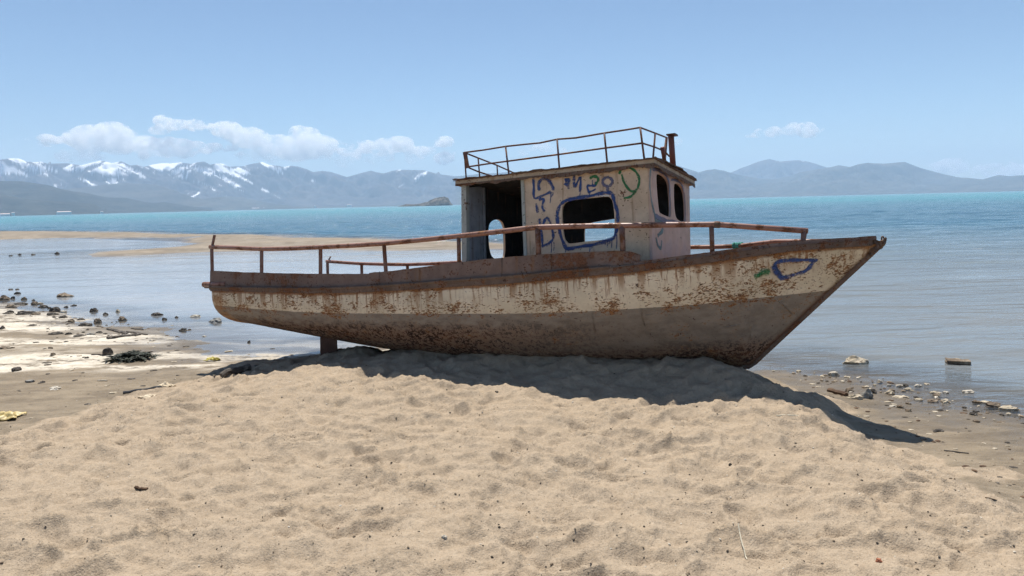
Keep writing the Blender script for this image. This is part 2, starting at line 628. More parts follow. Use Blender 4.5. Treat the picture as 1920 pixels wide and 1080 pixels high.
def beach_base(x, y):
    """large shape of the ground: the trodden dune, the wet flats and the spit"""
    w = .34 * fbm(x * .8, y * .8, 3, 5)
    sm = poly_sd(x, y, MOUND) + w
    left = sstep(1.5, -3.5, x)
    width = 1.5 + 1.3 * left
    back = sstep(8.2, 9.6, y + .53 * (x - 2.5) + 0.0)         # the lee behind the keel falls away faster
    width = width * (1 - .55 * back * sstep(4.0, 2.0, x))
    tail = sstep(-.6, -3.6, x) * sstep(7.5, 9.8, y)            # lower under the stern
    # sand banked up against the keel, highest abreast of the cabin
    kd = (x - 2.5) * .483 + (y - 7.75) * .875                 # metres beyond the keel line
    ka = -(x - 2.5) * .875 + (y - 7.75) * .483                # metres aft of the forefoot
    bank = np.exp(-(np.minimum(kd + .10, 0) / .62)**2) * sstep(7.4, 5.4, ka) * sstep(-1.3, .1, ka)
    hump = .235 + .045 * sstep(2.6, 4.0, ka) - .05 * sstep(4.9, 6.0, ka)
    top = .40 - .06 * tail + hump * bank + .03 * fbm(x * .5, y * .5, 2, 15)
    zm = .06 + (top - .06) * sstep(-.15, 1.0, sm / width)
    sf = poly_sd(x, y, FLATS) + .5 * fbm(x * .55, y * .8, 4, 9) * np.clip((y - 3) / 8, 0, 1)
    zf = np.where(sf > 0, .07 * (1 - np.exp(-np.maximum(sf, 0) / 1.6)), np.maximum(sf * .07, -.9))
    ss = poly_sd(x, y, SPIT) + 1.2 * fbm(x * .08, y * .08, 3, 21)
    zs = np.where(ss > 0, .30 * (1 - np.exp(-np.maximum(ss, 0) / 5)), np.maximum(ss * .03, -.9))
    zb = np.maximum(zf, np.where(ss > -30, zs, -.9))
    k = sstep(-.35, .35, sm)
    z = zb * (1 - k) + np.maximum(zm, zb) * k
    return z, sm, sf, ss


attr_hollow = [None]


def beach_height(x, y):
    z, sm, sf, ss = beach_base(x, y)
    dry = sstep(-.05, .7, sm + .35 * fbm(x * 1.1, y * 1.1, 3, 31))
    near = np.clip(1.6 - np.hypot(x, y) / 30, 0, 1)
    # dry, trodden sand: overlapping hollows with soft crests
    wx, wy = x + .13 * gnoise(x * 2.3, y * 2.3, 41) + .03 * gnoise(x * 9, y * 9, 43), y + .13 * gnoise(x * 2.3, y * 2.3, 42) + .03 * gnoise(x * 9, y * 9, 44)
    d1, v1 = worley(wx / .26, wy / .21, 1)
    d2, v2 = worley(wx / .165 + 7, wy / .13, 2)
    d3, v3 = worley(wx / .09 + 3, wy / .07, 3)
    c1, c2, c3 = np.minimum(d1, 1)**1.35, np.minimum(d2, 1)**1.35, np.minimum(d3, 1)**1.4
    hol = .105 * (c1 - .5) * (.30 + .85 * v1) + .050 * (c2 - .5) * (.10 + v2) + .014 * (c3 - .5) * v3
    wavy = .035 * fbm(x * 1.1, y * 1.4, 3, 51) + .015 * fbm(x * 3.2, y * 4.0, 3, 52)
    fine = .008 * fbm(x * 13, y * 13, 4, 53, .62)
    zd = hol * (.75 + .5 * sstep(-.3, .3, fbm(x * .7, y * .7, 2, 57))) + wavy + fine
    # wet flats: low streaks and shallow pools
    zw = .018 * fbm(x * .9, y * 1.8, 4, 61) + .012 * fbm(x * 4, y * 8, 3, 62) + .003 * fbm(x * 18, y * 24, 2, 63)
    far = sstep(35, 20, np.hypot(x, y))
    sp = .05 * fbm(x * .10, y * .3, 3, 71) * sstep(-2, 4, ss)
    attr_hollow[0] = (c1, c2, v1)
    return z + near * dry * zd + far * (1 - dry) * zw * .8 + sp, sm, sf, ss, dry


def polar_axes(fine_half=47.0, step=.105, r0=.5, far=400.0):
    a = np.radians(np.concatenate([np.arange(-180, -fine_half, 3.0), np.arange(-fine_half, fine_half, step), np.arange(fine_half, 180, 3.0)]))
    r = [r0]
    while r[-1] < far:
        q = r[-1]
        dr = .10 if q < 2.2 else (.0145 + .0030 * (q - 2.2) if q < 9.5 else (.045 if q < 13 else .045 + .022 * (q - 13)))
        r.append(q + dr)
    return a, np.array(r)


def build_beach():
    A, R = polar_axes()
    rr, aa = np.meshgrid(R, A, indexing='ij')
    x, y = (rr * np.sin(aa)).ravel(), (rr * np.cos(aa)).ravel()
    z, sm, sf, ss, dry = beach_height(x, y)
    me = grid_mesh('beach', np.stack([x, y, z], 1), len(R), len(A), wrap=True)
    attr(me, 'dry', dry)
    attr(me, 'hgt', z)
    c1, c2, v1 = attr_hollow[0]
    attr(me, 'coarse', sstep(.75, .25, c1 + .25 * fbm(x * 3, y * 3, 2, 58)) * sstep(.45, .85, v1 + .35 * fbm(x * .6, y * .6, 2, 59)))
    # salt and silt crust on the flats at the left
    line = y - 10.05 - (x + 7) * .2 + .45 * fbm(x * .7, y * .7, 3, 83)
    cr = sstep(-.30, .10, fbm(x * .45 + 3, y * 1.5, 4, 81) + .05) * sstep(-.5, -2.0, x) * sstep(-.1, .35, line)
    brown = fbm(x * .22 + 1, y * 1.1, 3, 85)
    cr = cr * (1 - .7 * sstep(.12, .34, brown))
    attr(me, 'crust', cr * (1 - dry))
    attr(me, 'spit', sstep(-3, 1, ss))
    m = NT('sand')
    v = m.coord()
    dr, hg, cu = m.attr('dry'), m.attr('hgt'), m.attr('crust')
    n_big, n_mid, n_fine, n_grit = m.noise(v, .9, 4), m.noise(v, 5.5, 5, .6), m.noise(v, 38, 4, .6), m.noise(v, 260, 3, .7)
    sand = m.mix(m.ramp(n_mid, .3, .7), (.345, .269, .189), (.408, .323, .231))
    coarse = m.ramp(m.math('ADD', m.math('MULTIPLY', n_big, .62), m.math('MULTIPLY', n_mid, .38)), .50, .62)
    # coarse grey grains gather in the hollows
    coarse = m.math('MAXIMUM', m.math('MULTIPLY', coarse, .4), m.math('MULTIPLY', m.attr('coarse'), m.ramp(n_fine, .3, .6, .6, 1)))
    sand = m.mix(m.math('MULTIPLY', coarse, .22), sand, (.255, .208, .158))
    speck = m.ramp(n_grit, .60, .72)
    sand = m.mix(m.math('MULTIPLY', speck, m.math('ADD', .12, m.math('MULTIPLY', coarse, .4))), sand, (.16, .13, .10))
    n_peb = m.noise(v, 95, 3, .65)
    sand = m.mix(m.ramp(n_fine, .50, .68, 0, .42), sand, (.22, .178, .132))
    sand = m.mix(m.ramp(n_fine, .46, .30, 0, .35), sand, (.50, .415, .31))
    sand = m.mix(m.math('MULTIPLY', m.ramp(n_peb, .57, .65), m.math('ADD', .30, m.math('MULTIPLY', coarse, .5))), sand, (.12, .098, .078))
    sand = m.mix(m.math('MULTIPLY', m.ramp(n_peb, .42, .32), .45), sand, (.50, .42, .32))
    spl = m.ramp(n_grit, .36, .27)
    sand = m.mix(m.math('MULTIPLY', spl, .45), sand, (.52, .445, .345))
    vst = m.coord(scale=(.5, 1.5, 1))
    w1, w2 = m.noise(vst, 2.6, 6, .7), m.noise(vst, 12, 5, .7)
    wet = m.mix(m.ramp(w1, .35, .65), (.180, .142, .098), (.275, .220, .152))
    wet = m.mix(m.ramp(w2, .58, .68, 0, .6), wet, (.09, .072, .055))
    crust = m.mix(m.ramp(w2, .35, .6), (.74, .68, .57), (.56, .49, .385))
    cf = m.math('MULTIPLY', m.ramp(m.math('ADD', m.math('MULTIPLY', w1, .6), m.math('MULTIPLY', w2, .4)), .41, .50), cu)
    wet = m.mix(cf, wet, crust)
    soak = m.ramp(hg, .055, .0)
    wet = m.mix(m.math('MULTIPLY', soak, m.math('SUBTRACT', .75, m.math('MULTIPLY', cf, .45))), wet, (.11, .09, .066))
    spit = m.mix(m.ramp(m.noise(m.coord(scale=(.12, .5, 1)), 1.6, 4), .4, .62), (.235, .19, .138), (.17, .14, .105))
    wet = m.mix(m.math('MULTIPLY', m.attr('spit'), .85), wet, spit)
    f = m.ramp(m.math('ADD', dr, m.math('MULTIPLY', m.math('SUBTRACT', n_mid, .5), .5)), .30, .62)
    col = m.mix(f, wet, sand)
    h = m.math('ADD', m.math('MULTIPLY', n_fine, .5), m.math('MULTIPLY', n_peb, .5))
    rough = m.math('SUBTRACT', m.ramp(f, 0, 1, .72, 1.0), m.math('MULTIPLY', m.math('MULTIPLY', soak, m.math('SUBTRACT', 1.0, f)), .35))
    m.pbr(col, rough, m.bump(h, .9, .02), .15)
    o = link('beach', me, m.m)
    tag(o, kind='structure')
    return o


build_beach()


def ground_z(x, y):
    return float(beach_height(np.array([float(x)]), np.array([float(y)]))[0][0])


def on_ground(px, py, floor=0.0):
    """where the ray through a pixel meets the beach or, beyond it, the water"""
    r = ray(px, py)
    t = 2.0 + np.arange(0, 5200) * .012
    P = CAMP[None] + r[None] * t[:, None]
    z = np.maximum(beach_base(P[:, 0], P[:, 1])[0] + .004, floor)
    k = np.argmax(P[:, 2] < z)
    if P[k, 2] >= z[k]:
        return on_level(px, py, floor)
    return np.array([P[k, 0], P[k, 1], max(ground_z(P[k, 0], P[k, 1]), floor)])


# ------------------------------------------------------------------ water
def build_water():
    A = np.radians(np.concatenate([np.arange(-180, -52, 4.0), np.arange(-52, 52.01, .25), np.arange(56, 180, 4.0)]))
    r = [3.0]
    while r[-1] < 10500:
        q = r[-1]
        r.append(q * (1.010 if q < 450 else 1.06))
    R = np.array(r)
    rr, aa = np.meshgrid(R, A, indexing='ij')
    x, y = (rr * np.sin(aa)).ravel(), (rr * np.cos(aa)).ravel()
    z, sm, sf, ss = beach_base(x, y)
    depth = -z
    # the lagoon behind the spit is calm
    LAG = [on_level(px, py, 0)[:2] for px, py in [(-800, 460), (0, 440), (400, 450), (900, 461), (1080, 463)]] + [(3.5, 14), (1, 6), (-3, 4), (-60, 4), (-120, 30)]
    sl = poly_sd(x, y, LAG)
    calm_ = sstep(-2.0, 4.0, sl)
    rad = np.hypot(x, y)
    # low wind waves on the open lake, dying out towards the beach
    wa = (1 - calm_) * sstep(14, 75, rad) * sstep(1500, 500, rad)
    wz = wa * (.13 * fbm(x / 11, y / 4.2, 3, 91, .55) + .07 * gnoise(x / 3.2, y / 1.5, 95))
    me = grid_mesh('lake_water', np.stack([x, y, wz], 1), len(R), len(A), wrap=True)
    attr(me, 'depth', depth)
    attr(me, 'calm', calm_)
    attr(me, 'dist', np.hypot(x, y))
    # little waves breaking on the bar off the bow
    bar = [on_level(px, py, 0)[:2] for px, py in [(1560, 449), (1640, 456), (1730, 461), (1800, 465), (1940, 470), (2100, 474)]]
    fd = np.full(x.shape, 1e9)
    for (ax, ay), (bx, by) in zip(bar[:-1], bar[1:]):
        t = np.clip(((x - ax) * (bx - ax) + (y - ay) * (by - ay)) / ((bx - ax)**2 + (by - ay)**2), 0, 1)
        fd = np.minimum(fd, np.hypot(x - ax - (bx - ax) * t, y - ay - (by - ay) * t))
    edge_l = np.exp(-((depth - .012) / .02)**2) * sstep(2, 10, np.hypot(x, y)) * sstep(24, 16, np.hypot(x, y)) * .45
    attr(me, 'foam', np.maximum(.62 * np.exp(-(fd / 1.1)**2), edge_l))
    m = NT('lake_water')
    v = m.coord()
    dist, calm, dep = m.attr('dist'), m.attr('calm'), m.attr('depth')
    # ripples: several lengths, crests lying along the shore
    def rip(sx, sy, scale, det=3, dist_=.6, rz=-.12):
        return m.noise(m.coord(scale=(sx, sy, 1), rot=(0, 0, rz)), scale, det, .55, dist_)
    r1, r2, r3 = rip(.9, 2.6, 5.5), rip(.6, 1.9, 1.5), rip(.5, 1.6, .30)
    r4 = rip(.3, 1.0, .05, 4)
    near_w = m.ramp(dist, 4, 30, 1.0, .35)
    h = m.math('MULTIPLY', r1, m.math('MULTIPLY', near_w, .046))
    h = m.math('ADD', h, m.math('MULTIPLY', r2, .12))
    h = m.math('ADD', h, m.math('MULTIPLY', r3, .55))
    h = m.math('ADD', h, m.math('MULTIPLY', r4, 2.2))
    amp = m.math('MULTIPLY', m.ramp(calm, 0, 1, 1.0, .12), m.ramp(dist, 6, 30, .45, 1.0))
    hh = m.math('MULTIPLY', h, amp)
    nor = m.bump(hh, 1.0, 1.0)
    # body colour: silty shallows, then turquoise open water
    n1 = m.noise(m.coord(scale=(.25, 1, 1)), .05, 4)
    deep = m.mix(m.ramp(dist, 80, 420), (.055, .125, .175), (.030, .200, .225))
    deep = m.mix(m.ramp(n1, .4, .62, 0, .30), deep, (.04, .13, .20))
    mid = m.mix(m.ramp(dist, 11, 70), (.180, .195, .198), deep)
    silt = m.mix(m.ramp(m.noise(m.coord(scale=(.3, 1.2, 1)), .9, 4), .45, .65, 0, .45), mid, (.20, .185, .155))
    mid = m.mix(m.ramp(dist, 30, 10), mid, silt)
    lag = m.mix(m.ramp(m.noise(m.coord(scale=(.2, 1, 1)), .35, 3), .4, .65), (.27, .28, .285), (.31, .31, .305))
    body = m.mix(calm, mid, lag)
    fo = m.ramp(m.math('ADD', m.attr('foam'), m.math('MULTIPLY', m.noise(m.coord(scale=(.5, 1.6, 1)), 1.1, 5, .7), .9)), 1.18, 1.30)
    body = m.mix(fo, body, (.85, .86, .86))
    dif = m.n('ShaderNodeBsdfDiffuse', ins={'Color': body, 'Normal': nor})
    tr = m.n('ShaderNodeBsdfTransparent')
    alpha = m.ramp(dep, -.002, .16, .12, 1.0)
    under = m.n('ShaderNodeMixShader', ins={0: alpha, 1: tr.outputs[0], 2: dif.outputs[0]})
    gl = m.n('ShaderNodeBsdfGlossy', ins={'Color': (1, 1, 1), 'Roughness': m.ramp(dist, 10, 200, .05, .16), 'Normal': nor})
    fr = m.n('ShaderNodeFresnel', ins={'IOR': 1.33, 'Normal': nor})
    fac = m.math('MULTIPLY', m.math('MULTIPLY', fr.outputs[0], m.math('SUBTRACT', 1.0, m.math('MULTIPLY', fo, .8))), m.ramp(calm, 0, 1, .80, .9))
    mx = m.n('ShaderNodeMixShader', ins={0: fac, 1: under.outputs[0], 2: gl.outputs[0]})
    m.t.links.new(mx.outputs[0], m.out.inputs[0])
    o = link('lake_water', me, m.m)
    tag(o, kind='structure')


build_water()


# ------------------------------------------------------------------ mountains
def ridge(name, trace, dist, front, back, seed, mats, snow=None, rough=.18, ext=True, base_z=-3.0, az_step=.035, rows=60):
    az, hz = [], []
    for px, py in trace:
        p = at_depth(px, py, dist)
        az.append(math.atan2(p[0], p[1]))
        hz.append(max(p[2], 1.0))
    A = np.arange(az[0], az[-1], math.radians(az_step))
    hr = np.interp(A, az, hz)
    u0 = A * dist
    hr = hr + .010 * hr.max() * fbm(u0 / 260, u0 * 0 + seed, 3, seed)
    S = np.concatenate([np.linspace(-1, 0, rows, endpoint=False), np.linspace(0, 1, 14)])
    ss, aa = np.meshgrid(S, A, indexing='ij')
    hh = np.broadcast_to(hr, ss.shape)
    t = np.abs(ss)
    uu = aa * dist
    # spurs run down and sideways from the crest: the crest line sheared with the way down, plus ridged relief
    lean = gnoise(uu / 1900, ss * .35 + seed, seed + 3) * 2.2
    sway = t * front * (np.clip(lean, -1, 1) * .75 + .12 * gnoise(uu / 500, ss * 3, seed + 4))
    h2 = np.interp((uu + sway).ravel(), u0, hr).reshape(ss.shape)
    bl = sstep(0, .10, t)
    q = t * front
    rid = 1 - 2 * np.abs(fbm((uu + .8 * q) / 950, (q - .3 * uu) / 1100, 4, seed + 7, .52))
    rid2 = 1 - 2 * np.abs(fbm((uu - .7 * q) / 700, (q + .3 * uu) / 900, 4, seed + 8, .52))
    prof = (1 - t)**1.1
    z = (hh * (1 - bl) + h2 * bl) * prof * (1 + rough * 1.5 * (rid + rid2 - .9) * sstep(0, .25, t) * .5)
    rad = dist + np.where(ss < 0, ss * front, ss * back)
    rad = rad + np.where(ss < 0, .16 * front * gnoise(uu / 900, ss * 0 + seed, seed + 9) * t, 0)
    # keep every spur under the sight line to the crest
    lim = EYE + (hh - EYE) * rad / dist
    z = np.where(ss < 0, np.minimum(z, lim * (1 - .05 * t)), z)
    z = np.where(t > .985, base_z, z)
    V = np.stack([rad * np.sin(aa), rad * np.cos(aa), z], -1).reshape(-1, 3)
    me = grid_mesh(name, V, len(S), len(A))
    if snow is not None:
        lo, hi, dens = snow
        fade = .55 if name == 'snow_mountains' else 0
        zz = (EYE + (z - EYE) * dist / rad).ravel()          # height as it stands against the crest
        U = uu.ravel()
        pick = sstep(-.12, .12, gnoise(U / 700, zz / 260, seed + 15))
        k1 = fbm((U + 1.7 * zz) / 105, (zz - .4 * U) / 420, 4, seed + 11, .6)
        k2 = fbm((U - 1.9 * zz) / 120, (zz + .4 * U) / 420, 4, seed + 12, .6)
        streak = k1 * pick + k2 * (1 - pick)
        blob = fbm(U / 420, zz / 160, 3, seed + 13)
        hrel = zz / np.maximum(hh.ravel(), 1)
        sn = streak * 1.15 + blob * .7 + dens - (1 - sstep(lo, hi, zz + 90 * blob)) * 1.0 - fade * sstep(-3300, -2000, U)
        attr(me, 'snow', sstep(-.06, .14, sn))
    o = link(name, me, mats)
    tag(o, kind='structure')
    return o


def mat_mountain(name, c1, c2, snow=False, sc_=.004):
    m = NT(name)
    v = m.coord()
    c = m.mix(m.ramp(m.noise(v, sc_, 6, .6), .35, .65), c1, c2)
    c = m.mix(m.ramp(m.noise(v, sc_ * 6, 4), .5, .65, 0, .5), c, [x * .55 for x in c1])
    if snow:
        c = m.mix(m.attr('snow'), c, (.93, .93, .95))
    m.pbr(c, .95, None, .05)
    return m.m


M_FAR = mat_mountain('snow_mountain', (.07, .07, .08), (.11, .10, .10), True)
M_MID = mat_mountain('bare_hill', (.06, .06, .058), (.095, .088, .076))
M_NEAR = mat_mountain('scrub_hill', (.030, .032, .028), (.058, .056, .046), sc_=.008)
snow_trace = [(-520, 312), (-330, 300), (-160, 309), (-60, 302), (0, 299), (18, 297), (36, 297), (51, 303), (64, 305), (76, 303), (90, 307), (123, 306), (152, 310),
              (170, 305), (186, 301), (198, 303), (210, 306), (228, 303), (244, 310), (257, 309), (269, 313), (285, 309), (302, 306), (320, 306), (336, 304), (358, 308), (372, 305),
              (383, 303), (394, 309), (405, 306), (416, 306), (430, 312), (457, 312), (475, 307), (493, 304), (506, 309), (520, 310), (533, 313), (546, 311),
              (560, 312), (575, 317), (587, 323), (604, 321), (620, 322), (635, 327), (650, 332), (672, 326), (696, 320), (706, 323), (719, 325), (735, 320), (750, 318),
              (770, 319), (793, 319), (808, 322), (822, 326), (853, 331), (900, 326), (960, 322), (1020, 330), (1090, 322), (1150, 328), (1210, 318), (1250, 305),
              (1270, 310), (1281, 314), (1310, 323), (1325, 319), (1340, 317), (1358, 320), (1380, 327), (1420, 334), (1450, 336), (1480, 331), (1500, 323), (1525, 318), (1550, 315),
              (1573, 310), (1593, 313), (1610, 308), (1627, 305), (1657, 307), (1680, 305), (1697, 304), (1727, 315), (1760, 324), (1793, 332), (1820, 334), (1843, 336),
              (1860, 331), (1873, 328), (1895, 330), (1920, 329), (2000, 322), (2120, 330), (2300, 318), (2500, 332)]
ridge('snow_mountains', [p for p in snow_trace if p[0] <= 905], 9000, 2600, 1800, 3, M_FAR, snow=(240, 560, .16), rough=.5, rows=130, az_step=.03)
ridge('far_mountains', [p for p in snow_trace if p[0] >= 853], 8400, 2300, 1800, 5, M_MID, rough=.4)
ridge('far_peak', [(1330, 350), (1367, 325), (1395, 313), (1423, 303), (1443, 298), (1463, 303), (1497, 300), (1513, 302), (1547, 313), (1600, 330), (1650, 345)],
      10800, 1700, 1200, 8, M_FAR, snow=(430, 600, -.25), rough=.4)
ridge('middle_hills', [(60, 372), (110, 356), (160, 351), (210, 345), (237, 343), (291, 346), (325, 356), (358, 369), (381, 373), (400, 370), (430, 368), (452, 370),
                       (480, 376), (508, 381), (540, 385), (580, 389)], 6600, 1300, 900, 13, M_MID)
ridge('green_hills', [(-420, 352), (-200, 336), (-80, 340), (0, 339), (40, 340), (90, 347), (121, 357), (157, 361), (202, 370), (237, 371), (280, 380), (311, 378.5),
                      (336, 384), (372, 391), (400, 394)], 5000, 900, 700, 17, M_NEAR)
ridge('shore_hill', [(-420, 372), (-200, 362), (-80, 358), (0, 364), (56, 374), (101, 377), (140, 379), (175, 382), (190, 389), (203, 398)], 4000, 520, 500, 19, M_NEAR)
ridge('low_shore', [(-300, 402), (0, 401), (120, 397.5), (260, 395), (420, 391), (560, 387.5), (700, 384.5), (860, 381.5), (960, 380)], 6000, 500, 500, 23, M_MID)


def build_islet():
    tr = [(746, 388), (752, 386), (761, 383), (774, 383.5), (788, 382), (802, 378.5), (808, 375), (815, 372), (824, 370.5), (833, 369), (840, 372), (846, 381), (849, 388)]
    d = 2300.0
    az = [math.atan2(*at_depth(px, py, d)[:2]) for px, py in tr]
    hz = [max(at_depth(px, py, d)[2], 0) for px, py in tr]
    A = np.linspace(az[0], az[-1], 150)
    S = np.linspace(-1, 1, 40)
    ss, aa = np.meshgrid(S, A, indexing='ij')
    h = np.interp(A, az, hz)[None, :] * (1 - np.abs(ss)**2.2)**.8
    w = 22 + 1.1 * np.interp(A, az, hz)
    rad = d + ss * w[None, :]
    x, y = rad * np.sin(aa), rad * np.cos(aa)
    h = h * (1 + .30 * fbm(x * .05, y * .05, 4, 3) * np.abs(ss)**.5) + 1.2 * fbm(x * .2, y * .2, 3, 4) * (np.abs(ss) > .05)
    h = np.where(np.abs(ss) > .97, -2, h)
    me = grid_mesh('islet', np.stack([x, y, h], -1).reshape(-1, 3), len(S), len(A))
    m = NT('islet_rock')
    v = m.coord()
    m.pbr(m.mix(m.ramp(m.noise(v, .07, 5, .65), .4, .6), (.05, .045, .035), (.17, .145, .115)), .95, None, .05)
    o = link('rocky_islet', me, m.m)
    tag(o, 'dark rocky islet with a steep hump rising from the lake', 'islet')


build_islet()

# ------------------------------------------------------------------ far buildings on the opposite shore
M_WHITE = mat_plain('white_wall', (.60, .585, .56), .8, .08)
M_ROOFT = mat_plain('tin_roof', (.55, .42, .38), .7, .2)


def far_house(px, py, wpx, hpx, dist, label):
    p = at_depth(px, py, dist)
    s = dist / FPX
    w, h = wpx * s, hpx * s
    root = bpy.data.objects.new('lakeside_building', None)
    COL.objects.link(root)
    zb = max(p[2] - h / 2, .3)
    root.location = (p[0], p[1], zb)
    root.rotation_euler.z = -math.atan2(p[0], p[1]) + .2
    tag(root, label, 'building', 'white buildings on the far shore')
    d = min(w * .6, 14)
    q = lambda z, e=0: [(-w / 2 - e, -d / 2 - e, z), (w / 2 + e, -d / 2 - e, z), (w / 2 + e, d / 2 + e, z), (-w / 2 - e, d / 2 + e, z)]
    link('wall', box_mesh('wall', q(-6), q(h)), M_WHITE, root)
    V = q(h + .03, .5) + [(-w / 2, 0, h + d * .22), (w / 2, 0, h + d * .22)]
    me = mesh_from('roof', V, [(0, 1, 5, 4), (2, 3, 4, 5), (1, 2, 5), (3, 0, 4), (3, 2, 1, 0)])
    recalc(me)
    link('roof', me, M_ROOFT, root)


far_house(6, 403.4, 17, 3, 3400, 'long low white building at the foot of the leftmost hill')
far_house(25, 402.5, 4, 5, 3400, 'small upright white building right of the long low one')
far_house(120, 398.6, 20, 2, 3400, 'row of white roofs under the nearest dark hill')
far_house(191, 400.2, 4, 3.5, 3450, 'lone bright white building at the tip of the dark hill')
far_house(253, 397.6, 3.5, 2.5, 5400, 'first of two tiny white buildings right of the hill tip')
far_house(268, 397.0, 5, 2, 5400, 'second of two tiny white buildings right of the hill tip')
far_house(479, 391.8, 12, 2.6, 5400, 'widest white building on the far shore below the snowy peaks')
far_house(495, 391.9, 2.6, 3, 5400, 'tiny white building just right of the widest far one')
far_house(514, 391.2, 3.5, 2.6, 5400, 'tiny white building standing alone between the two groups')
far_house(591, 388.6, 2.2, 4.5, 5300, 'tall narrow white building on the far shore')
far_house(655, 385.2, 8, 1.8, 5400, 'flat white building nearest to the rocky islet')

# ================================================================== THE BOAT
boat = bpy.data.objects.new('fishing_boat', None)
COL.objects.link(boat)
bm4 = Matrix.Identity(4)
for i in range(3):
    for j in range(3):
        bm4[i][j] = float(BM[i, j])
    bm4[i][3] = float(BO[i])
boat.matrix_world = bm4
tag(boat, 'rusty cream and brown fishing boat with graffiti stranded on the sand', 'boat')

M_HULL = mat_hull()
M_BULW = mat_sheet('bulwark_paint', (.175, .112, .085), (.22, .145, .112), .98)
M_RUB = mat_sheet('rub_rail_paint', (.13, .085, .06), (.18, .12, .088), 1.05, .85)
M_RAIL = mat_pipe('handrail_paint', (.27, .130, .092), .55, .5, .45)
M_POST = mat_pipe('post_paint', (.19, .105, .08), .6, .4, .6)
M_THIN = mat_pipe('roof_rail_paint', (.115, .052, .040), .6, .4, .6)
M_PIPE = mat_pipe('funnel_paint', (.17, .055, .04), .45, .4, .6)
M_WALL = mat_sheet('cabin_wall_paint', (.60, .44, .295), (.69, .515, .355), .46)
M_FRONT = mat_cabin_front()
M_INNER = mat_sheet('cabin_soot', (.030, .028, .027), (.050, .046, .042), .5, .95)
M_INGREY = mat_sheet('cabin_grey_lit', (.31, .31, .315), (.37, .37, .375), .35, .9)  # grey brightened: light falling on the aft wall strip is in the colour
M_ROOF = mat_sheet('roof_fascia', (.42, .315, .21), (.50, .385, .27), .62, .85)
M_ROOFTOP = mat_sheet('roof_rust', (.12, .070, .045), (.17, .10, .06), .95, .95)
M_DECK = mat_sheet('deck_rust', (.20, .13, .09), (.26, .17, .12), .8, .9)
M_TRIM = mat_sheet('cabin_trim', (.40, .40, .34), (.47, .46, .40), .45, .8)
M_BLUE = mat_spray('spray_blue', (.035, .065, .19))
M_GREEN = mat_spray('spray_green', (.03, .16, .055))
M_TEAL = mat_spray('spray_teal', (.10, .165, .17))
M_VIOLET = mat_spray('spray_violet', (.13, .125, .19))
M_BLUES = mat_spray('spray_blue_soft', (.035, .065, .19), .95)
M_GREENS = mat_spray('spray_green_soft', (.03, .16, .055), 1.1)
M_WHITEP = mat_spray('spray_white', (.70, .70, .68))

# ------------------------------------------------------------------ hull
KEEL = smooth_interp([-.3, 0, .6, 1.2, 1.8, 2.4, 3.0, 3.8, 7.1], [.47, .45, .37, .285, .20, .12, .06, .0, .0])
SECN = smooth_interp([-.3, 0, 2, 4, 5.5, 6.4, 7.1, 7.8, 8.4], [3.0, 3.0, 2.7, 2.4, 2.0, 1.65, 1.35, 1.15, 1.05])
STEM_X0, STEM_X1, STEM_Z1 = 7.08, 8.385, 1.262


def keel_z(x):
    k = KEEL(np.minimum(x, 7.1))
    s = (np.asarray(x, float) - STEM_X0) / (STEM_X1 - STEM_X0)
    return np.where(s > 0, np.maximum(k, STEM_Z1 * s), k)


def hull_point(x, t, s=-1, out=0.0):
    """t: 0 keel .. 1 sheer"""
    b, n = float(half_beam(x)), float(SECN(x))
    zk, zs = float(keel_z(x)), float(sheer_z(x))
    zs = max(zs, zk + .004)
    a = t * math.pi / 2
    y = (b + out) * math.sin(a)**(2 / n)
    z = zs - (zs - zk) * max(math.cos(a), 0)**(2 / n)
    return np.array([x, s * y, z])


HX = np.concatenate([np.linspace(-.125, 6.4, 120), np.linspace(6.4, 8.37, 90)[1:]])
NT_ = 48


def build_hull():
    tt = np.linspace(0, 1, NT_)
    V, A1, A2, A3, A4 = [], [], [], [], []
    for x in HX:
        ring = []
        for s, ts in ((-1, tt[::-1]), (1, tt[1:])):
            for t in ts:
                p = hull_point(x, t, s)
                # hungry-horse dents of the plating between frames
                p[1] += s * -.010 * math.sin(x * 2 * math.pi / .55)**2 * math.sin(min(t, 1) * math.pi)
                ring.append(p)
        for p in ring:
            V.append(p)
            A1.append(p[2] - float(paint_z(p[0])))
            A2.append(float(sheer_z(p[0])) - p[2])
            A3.append(p[0])
            A4.append(((STEM_X1 - STEM_X0) * p[2] / STEM_Z1 + STEM_X0) - p[0])
    nc = 2 * NT_ - 1
    # transom
    me = grid_mesh('hull', np.array(V), len(HX), nc)
    bmh = bmesh.new()
    bmh.from_mesh(me)
    bmh.verts.ensure_lookup_table()
    f = bmh.faces.new([bmh.verts[i] for i in range(nc)][::-1])
    bmesh.ops.recalc_face_normals(bmh, faces=bmh.faces)
    bmh.to_mesh(me)
    bmh.free()
    for nm, a in (('wl', A1), ('dz', A2), ('hx', A3), ('stem', A4)):
        attr(me, nm, a)
    return link('hull', me, M_HULL, boat)


hull = build_hull()
dark_in = [(x, 0) for x in (0,)]
# deck
dx = np.linspace(-.12, 8.2, 60)
Vd = []
for x in dx:
    b = float(half_beam(x)) - .02
    z = float(sheer_z(x)) - .03
    Vd += [(x, -b, z), (x, 0, z + .04), (x, b, z)]
link('deck', grid_mesh('deck', np.array(Vd), len(dx), 3), M_DECK, boat)


def side_strip(name, xs, z0, z1, out0, out1, mat, s=-1, parent=None, thick=.03, jag=0.0, seed=1):
    """sheet standing on the ship's side between two height functions"""
    rnd = random.Random(seed)
    A, B, O = [], [], []
    for x in xs:
        b = float(half_beam(x))
        A.append((x, s * (b + out0), z0(x)))
        B.append((x, s * (b + out1), z1(x) + rnd.uniform(-jag, jag)))
        O.append((0, -s * thick, 0))
    return link(name, strip_mesh(name, A, B, O), mat, parent or boat)


